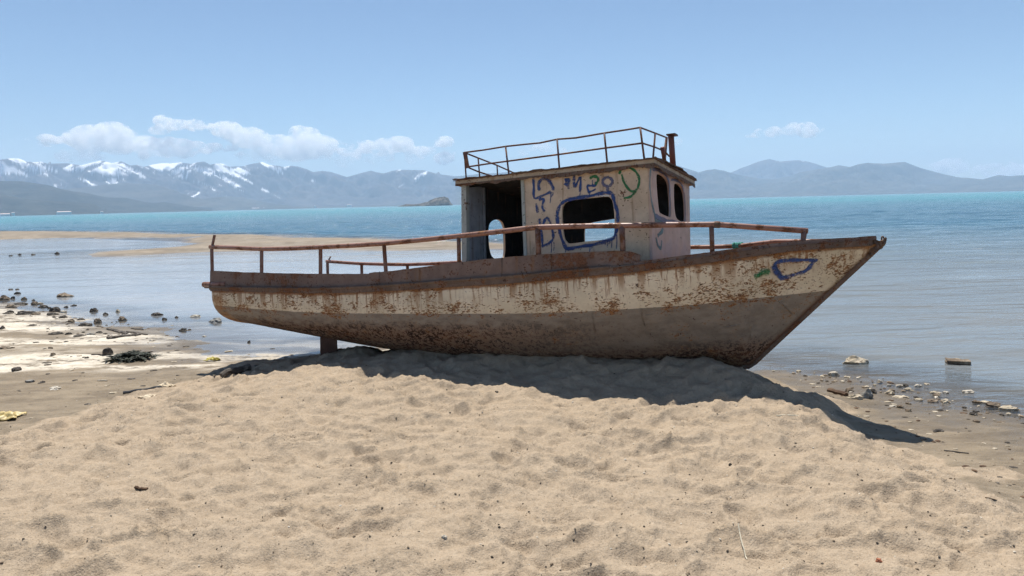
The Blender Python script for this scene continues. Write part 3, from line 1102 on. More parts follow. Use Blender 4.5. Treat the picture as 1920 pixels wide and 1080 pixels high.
# rub rail all along both sides (top lit by the sun), then the bulwark sheets
rub_top = smooth_interp([-.2, 0, .9, 2.1, 2.8, 3.5, 4.1, 4.8, 5.6, 6.1, 6.7, 7.67, 8.25, 8.4],
                        [1.005, .995, .962, .930, .935, .952, .975, 1.000, 1.048, 1.082, 1.145, 1.262, 1.300, 1.312])
for s in (-1, 1):
    rx = np.linspace(-.12, 8.30, 110)
    sn = 'rub_rail'
    side_strip(sn, rx, lambda x: float(sheer_z(x)) - .012, lambda x: float(rub_top(x)) - .012, .028, .034, M_RUB, s, thick=.07, jag=.003, seed=3)
    # half-round bar on top of the strip
    pts = [(x, s * (float(half_beam(x)) + .026), float(rub_top(x)) - .004) for x in np.linspace(-.24, 5.9, 60)]
    link('rub_bar', tube_mesh('rub_bar', pts, .020, 8), M_RUB, boat)
# stern: pipe sticking out past the transom
link('stern_pipe', tube_mesh('stern_pipe', [(-.33, -1.08, 1.04), (.15, -1.10, 1.03)], .040, 10), M_RAIL, boat)
link('transom_beam', box_mesh('transom_beam', [(-.17, -1.12, .96), (-.09, -1.12, .96), (-.09, -1.12, 1.05), (-.17, -1.12, 1.05)],
                              [(-.17, 1.12, .96), (-.09, 1.12, .96), (-.09, 1.12, 1.05), (-.17, 1.12, 1.05)]), M_RUB, boat)

low_pts = [on_side(px, py, .02) for px, py in [(394, 507.5), (450, 510), (520, 512), (580, 513), (640, 513.5), (695, 513)]]
low_top = smooth_interp([p[0] for p in low_pts], [p[2] for p in low_pts])
up_pts = [on_side(px, py, .0) for px, py in [(692, 511.5), (740, 507), (800, 499.5), (860, 491.5), (930, 484), (1000, 478), (1080, 473.5), (1150, 470.5), (1172, 470.5)]]
up_top = smooth_interp([p[0] for p in up_pts], [p[2] for p in up_pts])
x_low0, x_low1 = low_pts[0][0], low_pts[-1][0]
x_up0, x_up1 = up_pts[0][0], up_pts[-1][0]
for s in (-1, 1):
    lz = (lambda x: float(low_top(x)))
    uz = (lambda x: float(up_top(min(x, x_up1))) - (max(0, x - x_up1) / .16)**2 * .05)
    k = 1.0
    side_strip('bulwark_panel', np.linspace(x_low0, x_low1, 26), lambda x: float(rub_top(x)) + .014, lz, -.015, -.02, M_BULW, s, thick=.022, jag=.0025, seed=5)
    side_strip('bulwark_panel', np.linspace(x_up0, x_up1 + .15, 40), lambda x: float(rub_top(x)) + .008, uz, .004, .0, M_BULW, s, thick=.022, jag=.003, seed=8)
    # lower lip that closes the gap under the aft sheet in places
    for a, b in ((.25, .95), (1.5, 2.85)):
        side_strip('bulwark_foot', np.linspace(a, b, 8), lambda x: float(rub_top(x)) - .02, lambda x: float(rub_top(x)) + .03, -.018, -.018, M_RUB, s, thick=.016, seed=4)
    # deck-edge cap forward of the bulwark
    side_strip('cap_rail', np.linspace(x_up1 + .10, 8.33, 50), lambda x: float(rub_top(x)) - .010, lambda x: float(rub_top(x)) + .026, .020, .014, M_BULW, s, thick=.06, jag=.002, seed=12)
# transom bulwark
zt = float(low_top(x_low0))
link('transom_panel', box_mesh('transom_panel', [(x_low0, -1.08, 1.02), (x_low0 + .022, -1.08, 1.02), (x_low0 + .022, -1.08, zt), (x_low0, -1.08, zt)],
                               [(x_low0, 1.08, 1.02), (x_low0 + .022, 1.08, 1.02), (x_low0 + .022, 1.08, zt), (x_low0, 1.08, zt)]), M_BULW, boat)

# vertical joints of the bulwark and weld seams of the shell plating
for px, y0, y1 in ((1034, 477, 505), (787, 502, 530), (712, 509, 538), (941, 483, 517)):
    a, b = on_side(px, y1, -.004), on_side(px, y0, -.002)
    link('panel_joint', tube_mesh('panel_joint', [a, .5 * (a + b), b], .006, 6), M_RUB, boat)


def on_hull(px, py, s=-1):
    """boat coordinates where a pixel meets the hull shell"""
    d = BM.T @ ray(px, py)
    t = np.arange(5.5, 14, .004)
    P = BC[None] + d[None] * t[:, None]
    X = P[:, 0]
    b, n, zk, zs = half_beam(X), SECN(X), keel_z(X), sheer_z(X)
    e = (np.abs(P[:, 1]) / b)**n + (np.maximum(zs - P[:, 2], 0) / np.maximum(zs - zk, .01))**n
    ok = (X > -.13) & (X < 8.37) & (P[:, 2] < zs + .02) & (e <= 1.0)
    return P[np.argmax(ok)] if ok.any() else P[len(P) // 2]


for trace in ([(1192, 512), (1196, 545), (1201, 578), (1208, 610)], [(1103, 520), (1106, 555), (1110, 590), (1116, 622)], [(1404, 562), (1404, 600), (1407, 635)],
              [(948, 534), (950, 560), (952, 590)], [(1022, 527), (1030, 560), (1040, 590), (1048, 618)], [(869, 537), (868, 562), (870, 590), (874, 622)],
              [(723, 560), (724, 590), (726, 625), (728, 648)], [(573, 550), (574, 575), (575, 605)], [(1446, 556), (1470, 572), (1486, 590)], [(1211, 591), (1300, 575), (1390, 562)],
              [(1352, 615), (1380, 610), (1404, 605)]):
    P = [on_hull(*q) for q in trace]
    me = tube_mesh('weld_seam', [p + np.array([0, .001, 0]) for p in P], .006, 6)
    X = np.array([tuple(v.co) for v in me.vertices])
    attr(me, 'wl', X[:, 2] - paint_z(X[:, 0]))
    attr(me, 'dz', np.full(len(X), .4))
    attr(me, 'hx', X[:, 0])
    attr(me, 'stem', np.full(len(X), .5))
    link('weld_seam', me, M_HULL, hull)
# stem bar and torn bow fitting
sb = [(STEM_X0 - .35, 0, -.01), (STEM_X0 - .02, 0, -.005)] + [(STEM_X0 + (STEM_X1 - STEM_X0) * k, 0, STEM_Z1 * k) for k in np.linspace(.03, .99, 14)]
link('stem_bar', tube_mesh('stem_bar', sb, .030, 8), M_RUB, boat)


def bow_fitting():
    b = bmesh.new()
    rnd = random.Random(4)
    P = [on_axis(px, py, 1, 0) for px, py in [(1622, 452), (1640, 450), (1652, 452), (1661, 446), (1660, 456), (1650, 466), (1640, 474), (1634, 481), (1630, 476), (1627, 470), (1616, 470)]]
    me = plate('bow_fitting', [(p[0], p[2]) for p in P], [], lambda u, v, w: np.array([u, w - .05, v]), .10)
    b.from_mesh(me)
    bmesh.ops.subdivide_edges(b, edges=b.edges, cuts=2, use_grid_fill=True)
    for v in b.verts:
        v.co += Vector((rnd.uniform(-.012, .012), rnd.uniform(-.018, .018), rnd.uniform(-.010, .010)))
    b.to_mesh(me)
    b.free()
    f = link('bow_fitting', me, M_RUB, boat)
    p = on_axis(1655, 452, 1, -.01)
    link('shackle', tube_mesh('shackle', [p + np.array([.01 * math.cos(a), 0, .028 * math.sin(a) + .02]) for a in np.linspace(0, 5.6, 10)], .007, 6), M_RUB, f)


bow_fitting()

# ------------------------------------------------------------------ handrails
near_rail = [(394, 463), (440, 464.5), (490, 467), (545, 466), (600, 463.5), (660, 460.5), (722, 456.5), (790, 450), (861, 442.5), (930, 435), (985, 428.5), (1012, 426),
             (1090, 424), (1167, 423), (1250, 421.5), (1343, 421), (1430, 427), (1514, 433)]
NR = [on_side(px, py, .05) for px, py in near_rail]
link('handrail', tube_mesh('handrail', NR, .029, 10), M_RAIL, boat)
posts = [(397, 467, 398, 509), (490.5, 468, 490.5, 512), (601, 464, 601, 514), (720, 458, 724, 512), (860, 444, 861, 493), (1008, 428, 1010, 480), (1166, 425, 1168, 473),
         (1334, 423, 1336, 484), (1508, 434, 1504, 462)]
for i, (x0, y0, x1, y1) in enumerate(posts):
    a, b = on_side(x0, y0, .05), on_side(x1, y1 + 3, .045)
    r = .024 if i not in (5, 6) else .030
    link('rail_post', tube_mesh('rail_post', [a, .5 * (a + b), b], r if i != 8 else [.03, .026, .03], 4 if i in (0, 1, 2, 3) else 8, smooth=i > 3), M_POST, boat)
link('broken_post', tube_mesh('broken_post', [on_side(397, 466, .05), on_side(402.5, 440.5, .06)], .019, 4, False), M_POST, boat)
link('rail_coupling', tube_mesh('rail_coupling', [on_side(1339, 421, .05), on_side(1350, 421.4, .05)], .035, 10), M_RUB, boat)
# far rail: stern and bow stretches
FS = [on_side(px, py, .05, 1) for px, py in [(612, 490), (640, 492), (676, 494.3), (720, 495.6), (762, 496), (800, 495), (835, 493.2)]]
y_far = [(x, p) for p in FS for x in [p[0]]]
zf0 = FS[-1]
FB = [on_side(px, py, .05, 1) for px, py in [(1296, 463.5), (1340, 463), (1385, 461.5), (1420, 457), (1455, 453), (1500, 452.8), (1541, 452.6)]]
link('handrail', tube_mesh('handrail', FS + [FS[-1] * (1 - k) + FB[0] * k + np.array([0, .16 * math.sin(math.pi * k), 0]) for k in (.25, .5, .75)] + FB, .027, 10), M_RAIL, boat)


def far_post(px, py):
    a = on_side(px, py, .05, 1)
    b = np.array([a[0] + .01, a[1], float(rub_top(a[0])) + .02])
    link('rail_post', tube_mesh('rail_post', [a, .5 * (a + b), b], .024, 4, False), M_POST, boat)


for q in ((614, 491), (678, 495), (764, 497), (1380, 463), (1500, 454)):
    far_post(*q)
link('broken_post', tube_mesh('broken_post', [on_side(615, 490, .05, 1), on_side(620, 481, .05, 1)], .012, 4, False), M_POST, boat)

# ------------------------------------------------------------------ cabin
CA, CXR, CXF, CZR = .7258, 3.8812, 6.2107, 2.1964
CZ0 = .90


def wall_near(px, py, w=0.0):
    return on_axis(px, py, 1, -CA - w)


def loop_near(pts):
    return [(p[0], p[2]) for p in (wall_near(*q) for q in pts)]


zc = lambda c, o, s: [(o[0] + x / s, o[1] + y / s) for x, y in c]
Z4 = ((980, 320), 6.354)
win = smooth_loop(zc([(466, 470), (490, 400), (540, 362), (640, 342), (800, 325), (1000, 308), (1052, 335), (1078, 400), (1092, 540), (1094, 700), (1085, 775), (1040, 815),
                      (900, 830), (740, 846), (570, 868), (520, 845), (490, 790), (473, 650)], *Z4), 3)
p_edge_t, p_edge_b = wall_near(982, 333), wall_near(990, 505)
top_r, bot_r = wall_near(1222, 303), wall_near(1230, 520)
front_lean = 0.0
outer = [(p_edge_b[0], CZ0), (CXF, CZ0), (CXF, CZR - .03), (p_edge_t[0], CZR - .03)]
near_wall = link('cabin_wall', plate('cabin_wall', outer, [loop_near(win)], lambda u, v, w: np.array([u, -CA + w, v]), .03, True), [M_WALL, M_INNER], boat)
near_wall['label'] = 'tan side wall covered in blue and green graffiti'
# door-side edge trim of the near wall, aft corner post
link('door_post', box_mesh('door_post', [(p_edge_b[0] - .035, -CA - .012, CZ0), (p_edge_b[0] + .004, -CA - .012, CZ0), (p_edge_b[0] + .004, -CA + .05, CZ0), (p_edge_b[0] - .035, -CA + .05, CZ0)],
                           [(p_edge_t[0] - .035, -CA - .012, CZR - .04), (p_edge_t[0] + .004, -CA - .012, CZR - .04), (p_edge_t[0] + .004, -CA + .05, CZR - .04), (p_edge_t[0] - .035, -CA + .05, CZR - .04)]), M_TRIM, boat)
link('corner_post', box_mesh('corner_post', [(CXR - .02, -CA - .01, CZ0), (CXR + .05, -CA - .01, CZ0), (CXR + .05, -CA + .06, CZ0), (CXR - .02, -CA + .06, CZ0)],
                             [(CXR - .02, -CA - .01, CZR - .03), (CXR + .05, -CA - .01, CZR - .03), (CXR + .05, -CA + .06, CZR - .03), (CXR - .02, -CA + .06, CZR - .03)]), M_TRIM, boat)
# aft wall with its window
rw = smooth_loop([(p[1], p[2]) for p in (on_axis(px, py, 0, CXR + .03) for px, py in
                 [(916, 430), (920, 417), (930, 411.5), (940, 414), (945.5, 425), (947, 445), (947.5, 470), (945, 485), (940, 487.5), (928, 485), (921, 478), (917, 460)])], 3)
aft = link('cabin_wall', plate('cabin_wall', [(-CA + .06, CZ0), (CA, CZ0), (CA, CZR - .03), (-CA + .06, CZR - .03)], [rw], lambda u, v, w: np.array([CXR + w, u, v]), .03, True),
           [M_WALL, M_INNER], boat)
aft['label'] = 'aft wall, sooty inside, with a tall rounded window'
# lit strip of the aft wall: pale sheet with the light in its colour
pl = [on_axis(px, py, 0, CXR + .036) for px, py in [(873, 352), (903, 350), (906, 510), (880, 512)]]
link('lit_wall_strip', plate('lit_wall_strip', [(p[1], p[2]) for p in pl], [], lambda u, v, w: np.array([CXR + .034 + w, u, v]), .012), M_INGREY, boat)
link('wall_batten', tube_mesh('wall_batten', [on_axis(907, 352, 0, CXR + .05), on_axis(910, 512, 0, CXR + .05)], .018, 4, False), M_INGREY, boat)
# far wall
fw = smooth_loop([(p[0], p[2]) for p in (on_axis(px, py, 1, CA) for px, py in [(1097, 445), (1098, 428), (1106, 419), (1140, 412.5), (1180, 407), (1198, 412), (1204, 428), (1204, 450), (1195, 462), (1150, 470), (1110, 473), (1099, 466)])], 3)
farw = link('cabin_wall', plate('cabin_wall', [(CXR + .031, CZ0), (CXF, CZ0), (CXF, CZR - .03), (CXR + .031, CZR - .03)], [fw], lambda u, v, w: np.array([u, CA - w, v]), .03, True), [M_WALL, M_INNER], boat)
farw['label'] = 'far side wall with a rounded window'
# front wall with two windows
Z3 = ((1180, 290), 4.908)


def loop_front(pts):
    return [(p[1], p[2]) for p in (on_axis(px, py, 0, CXF + .002) for px, py in pts)]


fw1 = smooth_loop(zc([(223, 200), (240, 180), (275, 186), (312, 214), (340, 262), (352, 350), (360, 450), (358, 570), (320, 568), (270, 545), (248, 520), (236, 420), (226, 300)], *Z3), 3)
fw2 = smooth_loop(zc([(386, 300), (398, 268), (430, 272), (462, 300), (484, 350), (494, 430), (499, 540), (497, 612), (470, 620), (425, 602), (400, 560), (388, 450)], *Z3), 3)
frontw = link('cabin_front', plate('cabin_front', [(-CA - .003, CZ0), (CA + .003, CZ0), (CA + .003, CZR - .03), (-CA - .003, CZR - .03)], [loop_front(fw1), loop_front(fw2)],
                                   lambda u, v, w: np.array([CXF + .034 - w, u, v]), .031, True), [M_FRONT, M_INNER], boat)
frontw['label'] = 'pinkish front wall with two rounded window openings'
# cabin sole, so the opening shows a floor
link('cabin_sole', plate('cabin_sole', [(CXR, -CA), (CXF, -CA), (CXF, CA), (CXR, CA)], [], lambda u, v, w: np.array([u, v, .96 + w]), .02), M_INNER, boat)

# roof: fascia frame, sagging rusted sheet on top
RX0, RX1, RY = CXR - .075, CXF + .085, CA + .055


def roof_sheet():
    nx, ny = 60, 26
    xs, ys = np.linspace(RX0 - .02, RX1 + .02, nx), np.linspace(-RY - .02, RY + .02, ny)
    xx, yy = np.meshgrid(xs, ys, indexing='ij')
    ed = np.minimum(np.minimum(xx - xs[0], xs[-1] - xx), np.minimum(yy - ys[0], ys[-1] - yy))
    z = CZR + .012 + .025 * (1 - (yy / RY)**2) + .012 * fbm(xx * 3, yy * 3, 3, 5) * sstep(.2, .0, ed) + .006 * fbm(xx * 14, yy * 14, 2, 6)
    jx = .018 * fbm(xx * 9, yy * 9, 2, 7) * sstep(.06, 0, ed)
    V = np.stack([xx + jx, yy + jx, z], -1).reshape(-1, 3)
    me = grid_mesh('roof_sheet', V, nx, ny, smooth=False)
    return me


roof = link('roof', plate('roof', [(RX0 + .01, -RY + .01), (RX1 - .01, -RY + .01), (RX1 - .01, RY - .01), (RX0 + .01, RY - .01)], [], lambda u, v, w: np.array([u, v, CZR - .028 + w]), .028, True), [M_INNER, M_ROOFTOP], boat)
rs = link('roof_sheet', roof_sheet(), M_ROOFTOP, roof)
sol = rs.modifiers.new('thickness', 'SOLIDIFY')
sol.thickness = .012


def fascia(x0, y0, x1, y1, seed):
    rnd = random.Random(seed)
    n = 24
    A, B = [], []
    dx_, dy_ = x1 - x0, y1 - y0
    L = math.hypot(dx_, dy_)
    nx_, ny_ = dy_ / L, -dx_ / L
    for i in range(n):
        k = i / (n - 1)
        A.append((x0 + dx_ * k, y0 + dy_ * k, CZR - .055 + rnd.uniform(-.006, .006)))
        B.append((x0 + dx_ * k, y0 + dy_ * k, CZR + .010))
    link('fascia', strip_mesh('fascia', A, B, (-nx_ * .02, -ny_ * .02, 0)), M_ROOF, roof)


fascia(RX0, -RY, RX1, -RY, 1)
fascia(RX1 + .001, -RY + .001, RX1 + .001, RY, 2)
fascia(RX1, RY + .001, RX0, RY + .001, 3)
fascia(RX0 - .001, RY, RX0 - .001, -RY + .001, 4)



def ragged_flashing(p0, p1, out, seed):
    """rusted-through sheet edge hanging below the fascia"""
    rnd = random.Random(seed)
    n = 90
    A, B = [], []
    hang = 0.0
    for i in range(n):
        k = i / (n - 1)
        hang = max(0, min(.034, hang + rnd.uniform(-.012, .012)))
        c = np.array(p0) * (1 - k) + np.array(p1) * k
        A.append(c + np.array([0, 0, -.058 - hang]))
        B.append(c + np.array([0, 0, -.040]))
    link('rusted_flashing', strip_mesh('rusted_flashing', A, B, out), M_RUB, roof)


ragged_flashing((RX0, -RY - .004, CZR), (RX1, -RY - .004, CZR), (0, .006, 0), 21)
ragged_flashing((RX1 + .005, -RY, CZR), (RX1 + .005, RY, CZR), (-.006, 0, 0), 22)
# torn upper lip of the roof sheet along the near and the front edge
for (a, b, o_, sd_) in (((RX0 - .02, -RY - .018, CZR + .004), (RX1 + .02, -RY - .018, CZR + .004), (0, .02, 0), 31), ((RX1 + .02, -RY - .02, CZR + .004), (RX1 + .02, RY + .02, CZR + .004), (-.02, 0, 0), 32)):
    rnd = random.Random(sd_)
    A, B, h_ = [], [], .01
    for i in range(80):
        k = i / 79
        h_ = max(.002, min(.028, h_ + rnd.uniform(-.008, .008)))
        c = np.array(a) * (1 - k) + np.array(b) * k
        A.append(c + np.array([0, 0, rnd.uniform(-.006, .0)]))
        B.append(c + np.array([0, 0, h_]))
    link('roof_lip', strip_mesh('roof_lip', A, B, o_), M_ROOFTOP, roof)

# ------------------------------------------------------------------ graffiti: ribbons of paint lying on the wall
def ribbon(name, pts3, nrm, width, mat, parent, closed=False):
    P = [np.asarray(p, float) for p in pts3]
    n = len(P)
    nrm = np.asarray(nrm, float)
    V, F, E = [], [], []
    for i in range(n):
        a = P[(i - 1) % n] if closed or i > 0 else P[i]
        b = P[(i + 1) % n] if closed or i < n - 1 else P[i]
        t = b - a
        t /= np.linalg.norm(t) + 1e-9
        s = np.cross(nrm, t)
        wv = width * (1 + .22 * math.sin(i * 1.7 + len(P)) + .12 * math.sin(i * .61))
        for k, e in ((-1.25, 0), (-.55, .8), (0, 1), (.55, .8), (1.25, 0)):
            V.append(P[i] + s * wv * .5 * k)
            E.append(e * (1.0 if closed or 0 < i < n - 1 else .6))
    for i in range(n if closed else n - 1):
        j = (i + 1) % n
        for k in range(4):
            F.append((i * 5 + k, i * 5 + k + 1, j * 5 + k + 1, j * 5 + k))
    me = mesh_from(name, V, F)
    attr(me, 'edge', E)
    return link(name, me, mat, parent)


RIB = [0]


def spray(pts, wpx, mat, wall='near', scale=None, closed=False, sm=3, name='graffiti_stroke'):
    if scale:
        pts = zc(pts, *scale)
        wpx = wpx / scale[1]
    q = smooth_loop(pts, sm, closed) if len(pts) > 2 else [np.array(pts[0]) * (1 - k) + np.array(pts[1]) * k for k in (0, .33, .67, 1)]
    RIB[0] += 1
    lift = .0025 + .0004 * (RIB[0] % 6)
    if wall == 'near':
        P = [on_axis(a[0], a[1], 1, -CA - lift) for a in q]
        nrm, par, dd = (0, -1, 0), near_wall, 8.2
    elif wall == 'front':
        P = [on_axis(a[0], a[1], 0, CXF + .034 + lift) for a in q]
        nrm, par, dd = (1, 0, 0), frontw, 9.0
    else:
        P = [on_hull(a[0], a[1]) for a in q]
        nrm, par, dd = (.25, -.93, -.25), hull, 7.3
        nn = np.array(nrm) / np.linalg.norm(nrm)
        P = [p + nn * (.006 + lift) for p in P]
    ribbon(name, P, nrm, wpx * .98 * dd / FPX, mat, par, closed)


B_, G_ = M_BLUE, M_GREEN
spray([(540, 350), (640, 325), (800, 303), (950, 268), (1040, 264), (1075, 300), (1100, 400), (1130, 500), (1128, 620), (1115, 720), (1080, 800), (1000, 832), (850, 880), (700, 902),
       (540, 930), (505, 905), (455, 780), (425, 650), (410, 540), (430, 440), (475, 380)], 46, B_, scale=Z4, closed=True)
spray([(128, 95), (132, 200), (138, 328), (230, 300), (340, 250)], 34, B_, scale=Z4)
spray([(200, 240), (190, 160), (220, 108), (270, 96), (320, 130), (360, 200), (365, 240)], 42, B_, scale=Z4)
spray([(158, 390), (180, 500)], 36, B_, scale=Z4)
spray([(190, 345), (250, 340), (236, 400), (236, 445), (262, 490)], 34, B_, scale=Z4)
spray([(200, 570), (218, 700), (238, 900)], 36, B_, scale=Z4)
spray([(240, 660), (262, 590), (296, 565), (330, 625), (355, 720), (365, 800), (330, 850), (225, 905)], 36, B_, scale=Z4)
spray([(500, 120), (535, 108), (552, 140), (525, 170), (505, 145)], 50, B_, scale=Z4)
spray([(545, 150), (546, 220)], 26, M_VIOLET, scale=Z4)
spray([(612, 60), (614, 195), (650, 140), (690, 75), (682, 250)], 34, B_, scale=Z4)
spray([(800, 95), (840, 68), (890, 80), (898, 120), (865, 165)], 34, G_, scale=Z4)
spray([(872, 130), (868, 175), (815, 180), (768, 185), (795, 275)], 32, B_, scale=Z4)
spray([(790, 250), (835, 240), (872, 215)], 22, B_, scale=Z4)
spray([(1010 + 58 * math.cos(a), 132 + 52 * math.sin(a)) for a in np.linspace(0, 2 * math.pi, 12, endpoint=False)], 36, M_VIOLET, scale=Z4, closed=True)
spray([(1012, 190), (1014, 242)], 40, M_VIOLET, scale=Z4)
Z2 = ((820, 220), 3.6)
spray([(1228, 385), (1240, 355), (1285, 340), (1330, 358), (1358, 400), (1362, 440), (1345, 490), (1310, 500), (1275, 465), (1255, 425), (1244, 385)], 17, G_, scale=Z2)
spray([(1345, 480), (1330, 510), (1300, 538), (1258, 545)], 18, G_, scale=Z2)
for x, y0, y1 in ((330, 255, 390), (360, 255, 300), (345, 255, 320), (682, 245, 300), (795, 270, 320), (830, 110, 190), (342, 850, 985), (372, 850, 955), (315, 860, 890), (290, 870, 905),
                  (800, 885, 970), (825, 880, 930), (670, 905, 930), (985, 835, 890), (1010, 832, 905), (1030, 832, 880), (1060, 820, 920), (1120, 760, 935), (512, 920, 975)):
    spray([(x, y0), (x + 2, .5 * (y0 + y1)), (x - 4, y1)], 11, B_, scale=Z4, name='paint_drip')
# illegible scrawl of white paint on the window band
spray([(862, 306), (880, 298), (905, 308), (925, 296), (945, 304), (965, 294), (985, 303), (1005, 294), (1028, 305)], 12, M_WHITEP, scale=Z4)
# front wall: bands around the windows, green drips
spray([(205, 95), (192, 180), (190, 300), (205, 430), (232, 540), (250, 640)], 36, M_TEAL, 'front', Z3)
spray([(212, 128), (262, 138), (320, 172), (362, 240), (372, 330), (374, 450), (372, 575)], 34, M_VIOLET, 'front', Z3)
spray([(385, 232), (440, 238), (490, 290), (508, 400), (514, 520), (510, 620)], 22, M_VIOLET, 'front', Z3)
spray([(240, 560), (290, 590), (350, 612), (420, 622), (500, 640)], 40, M_VIOLET, 'front', Z3)
spray([(255, 610), (300, 640), (305, 700), (260, 745)], 44, M_TEAL, 'front', Z3)
spray([(245, 760), (262, 830), (290, 860), (300, 790)], 34, M_TEAL, 'front', Z3)
# bow: blue eye-shaped outline and a green smear
ZB = ((1250, 400), 3.6)
spray([(735, 335), (800, 318), (880, 315), (985, 318), (972, 350), (940, 385), (880, 408), (790, 432), (755, 400), (735, 360)], 32, M_BLUES, 'hull', ZB, True)
spray([(960, 320), (990, 316), (1022, 315)], 26, M_BLUES, 'hull', ZB)
spray([(718, 350), (740, 400), (775, 435), (810, 430)], 40, M_BLUES, 'hull', ZB)
spray([(625, 395), (655, 398), (700, 388)], 52, M_GREENS, 'hull', ZB)
spray([(590, 430), (622, 418), (640, 405)], 40, M_GREENS, 'hull', ZB)

# ------------------------------------------------------------------ roof rail and funnel
RYR = -RY + .03


def rr(px, py):
    return on_axis(px, py, 1, RYR)


top = [(870.5, 286), (905, 281.5), (948, 274.5), (985, 270.5), (1012, 268), (1045, 261), (1080, 258.5), (1133, 249.5), (1170, 244), (1200, 239)]
TP = [rr(*q) for q in top]
zf = TP[-1]
y_end = on_axis(1250, 258, 2, TP[-1][2] - .02)
FX = lambda px, py: on_axis(px, py, 0, TP[-1][0] + .02)
front_top = [FX(1228, 249.5), FX(1250, 258)]
link('roof_rail', tube_mesh('roof_rail', TP + front_top, .0105, 6), M_THIN, boat)
mid = [(879, 312.5), (915, 307), (953, 302), (1048, 289.5), (1135, 277.5), (1204, 268.3)]
link('roof_rail', tube_mesh('roof_rail', [rr(*q) for q in mid] + [FX(1227, 275.5), FX(1245, 283), FX(1255, 293)], .0105, 6), M_THIN, boat)
BXr = TP[0][0] + .01
RRx = lambda px, py: on_axis(px, py, 0, BXr)
link('roof_rail', tube_mesh('roof_rail', [RRx(872, 286.5), RRx(896, 296), RRx(932, 310), RRx(972, 328), RRx(985, 333.5)], .0105, 6), M_THIN, boat)
link('roof_rail', tube_mesh('roof_rail', [RRx(879, 314.5), RRx(897, 322), RRx(932, 333), RRx(960, 343)], .0105, 6), M_THIN, boat)
for x0, y0, x1, y1 in ((948, 275, 954.5, 330), (1044.5, 261, 1049, 318), (1133, 249.5, 1138.5, 305), (1200.3, 239, 1208, 298)):
    link('roof_rail_post', tube_mesh('roof_rail_post', [rr(x0, y0), rr(x1, y1)], .0115, 6), M_THIN, boat)
link('roof_rail_post', tube_mesh('roof_rail_post', [rr(870.5, 286), rr(872.5, 312), rr(874.5, 340)], .0105, 6), M_THIN, boat)
for x0, y0, x1, y1 in ((896.5, 296.5, 900, 338), (932, 310, 933.5, 340)):
    link('roof_rail_post', tube_mesh('roof_rail_post', [RRx(x0, y0), RRx(x1, y1)], .0105, 6), M_THIN, boat)
link('roof_rail_post', tube_mesh('roof_rail_post', [FX(1228.5, 249.5), FX(1224.5, 296)], .0115, 6), M_THIN, boat)
link('roof_rail_post', tube_mesh('roof_rail_post', [FX(1250, 258), FX(1247, 285), FX(1246, 310)], [.016, .02, .012], 6), M_THIN, boat)
gp = [rr(*q) for q in ((868.5, 285.5), (875.5, 285.5), (880.5, 314), (875, 316), (873, 310))]
link('gusset_plate', plate('gusset_plate', [(p[0], p[2]) for p in gp], [], lambda u, v, w: np.array([u, RYR - .012 + w, v]), .012), M_THIN, boat)
f0 = on_axis(1262, 312, 0, CXF - .05)
f1 = on_axis(1258, 254, 0, CXF - .05)
fun = link('funnel', tube_mesh('funnel', [f0 + (f0 - f1) * .1, .5 * (f0 + f1), f1], .035, 12), M_PIPE, boat)
link('funnel_cap', box_mesh('funnel_cap', [f1 + np.array([-.045, -.045, 0]), f1 + np.array([.06, -.045, 0]), f1 + np.array([.06, .085, 0]), f1 + np.array([-.045, .085, 0])],
                            [f1 + np.array([-.045, -.045, .014]), f1 + np.array([.06, -.045, .014]), f1 + np.array([.06, .085, .02]), f1 + np.array([-.045, .085, .02])]), M_THIN, fun)
s0, s1 = on_axis(1246.5, 306, 0, CXF + .0), on_axis(1242, 276, 0, CXF + .0)
link('vent_stub', tube_mesh('vent_stub', [s0 + (s0 - s1) * .15, .5 * (s0 + s1), s1], [.022, .022, .026], 8), M_PIPE, boat)

# ------------------------------------------------------------------ rope on the far bow rail
M_ROPE = mat_plain('green_rope', (.06, .24, .19), .9, .4, 60)
rp = on_side(1380, 461.5, .05, 1)
pts = []
for k in range(60):
    a = k * .62
    pts.append(rp + np.array([-.03 + .0018 * k + .01 * math.sin(k), .036 * math.cos(a), .036 * math.sin(a)]))
e = pts[-1]
pts += [e + np.array([-.02, -.02, -.06]), e + np.array([-.09, -.03, -.13]), e + np.array([-.13, -.02, -.16])]
ro = link('mooring_rope', tube_mesh('mooring_rope', [boat_to_world(p) for p in pts], .013, 6), M_ROPE)
tag(ro, 'green rope knotted round the far bow rail', 'rope')

# ------------------------------------------------------------------ block under the stern
M_BLOCK = mat_sheet('support_rust', (.115, .062, .045), (.155, .085, .06), .7, .9)


def support():
    g = on_ground(616, 668)
    d = float(np.hypot(g[0], g[1])) + .25
    L = [at_depth(599, 668, d), at_depth(634, 668, d), at_depth(632, 637, d), at_depth(600.5, 637, d)]
    c = .25 * sum(L)
    fw_ = np.array([c[0], c[1], 0]) / math.hypot(c[0], c[1])
    A = [L[0] - [0, 0, .25], L[1] - [0, 0, .25], L[2] + [0, 0, .06], L[3] + [0, 0, .06]]
    me = box_mesh('support_block', A, [p + fw_ * .24 for p in A])
    b = bmesh.new()
    b.from_mesh(me)
    bmesh.ops.bevel(b, geom=b.edges, offset=.012, segments=2, affect='EDGES')
    b.to_mesh(me)
    b.free()
    o = link('support_block', me, M_BLOCK)
    tag(o, 'rusty steel block propping up the stern of the boat', 'block')


support()

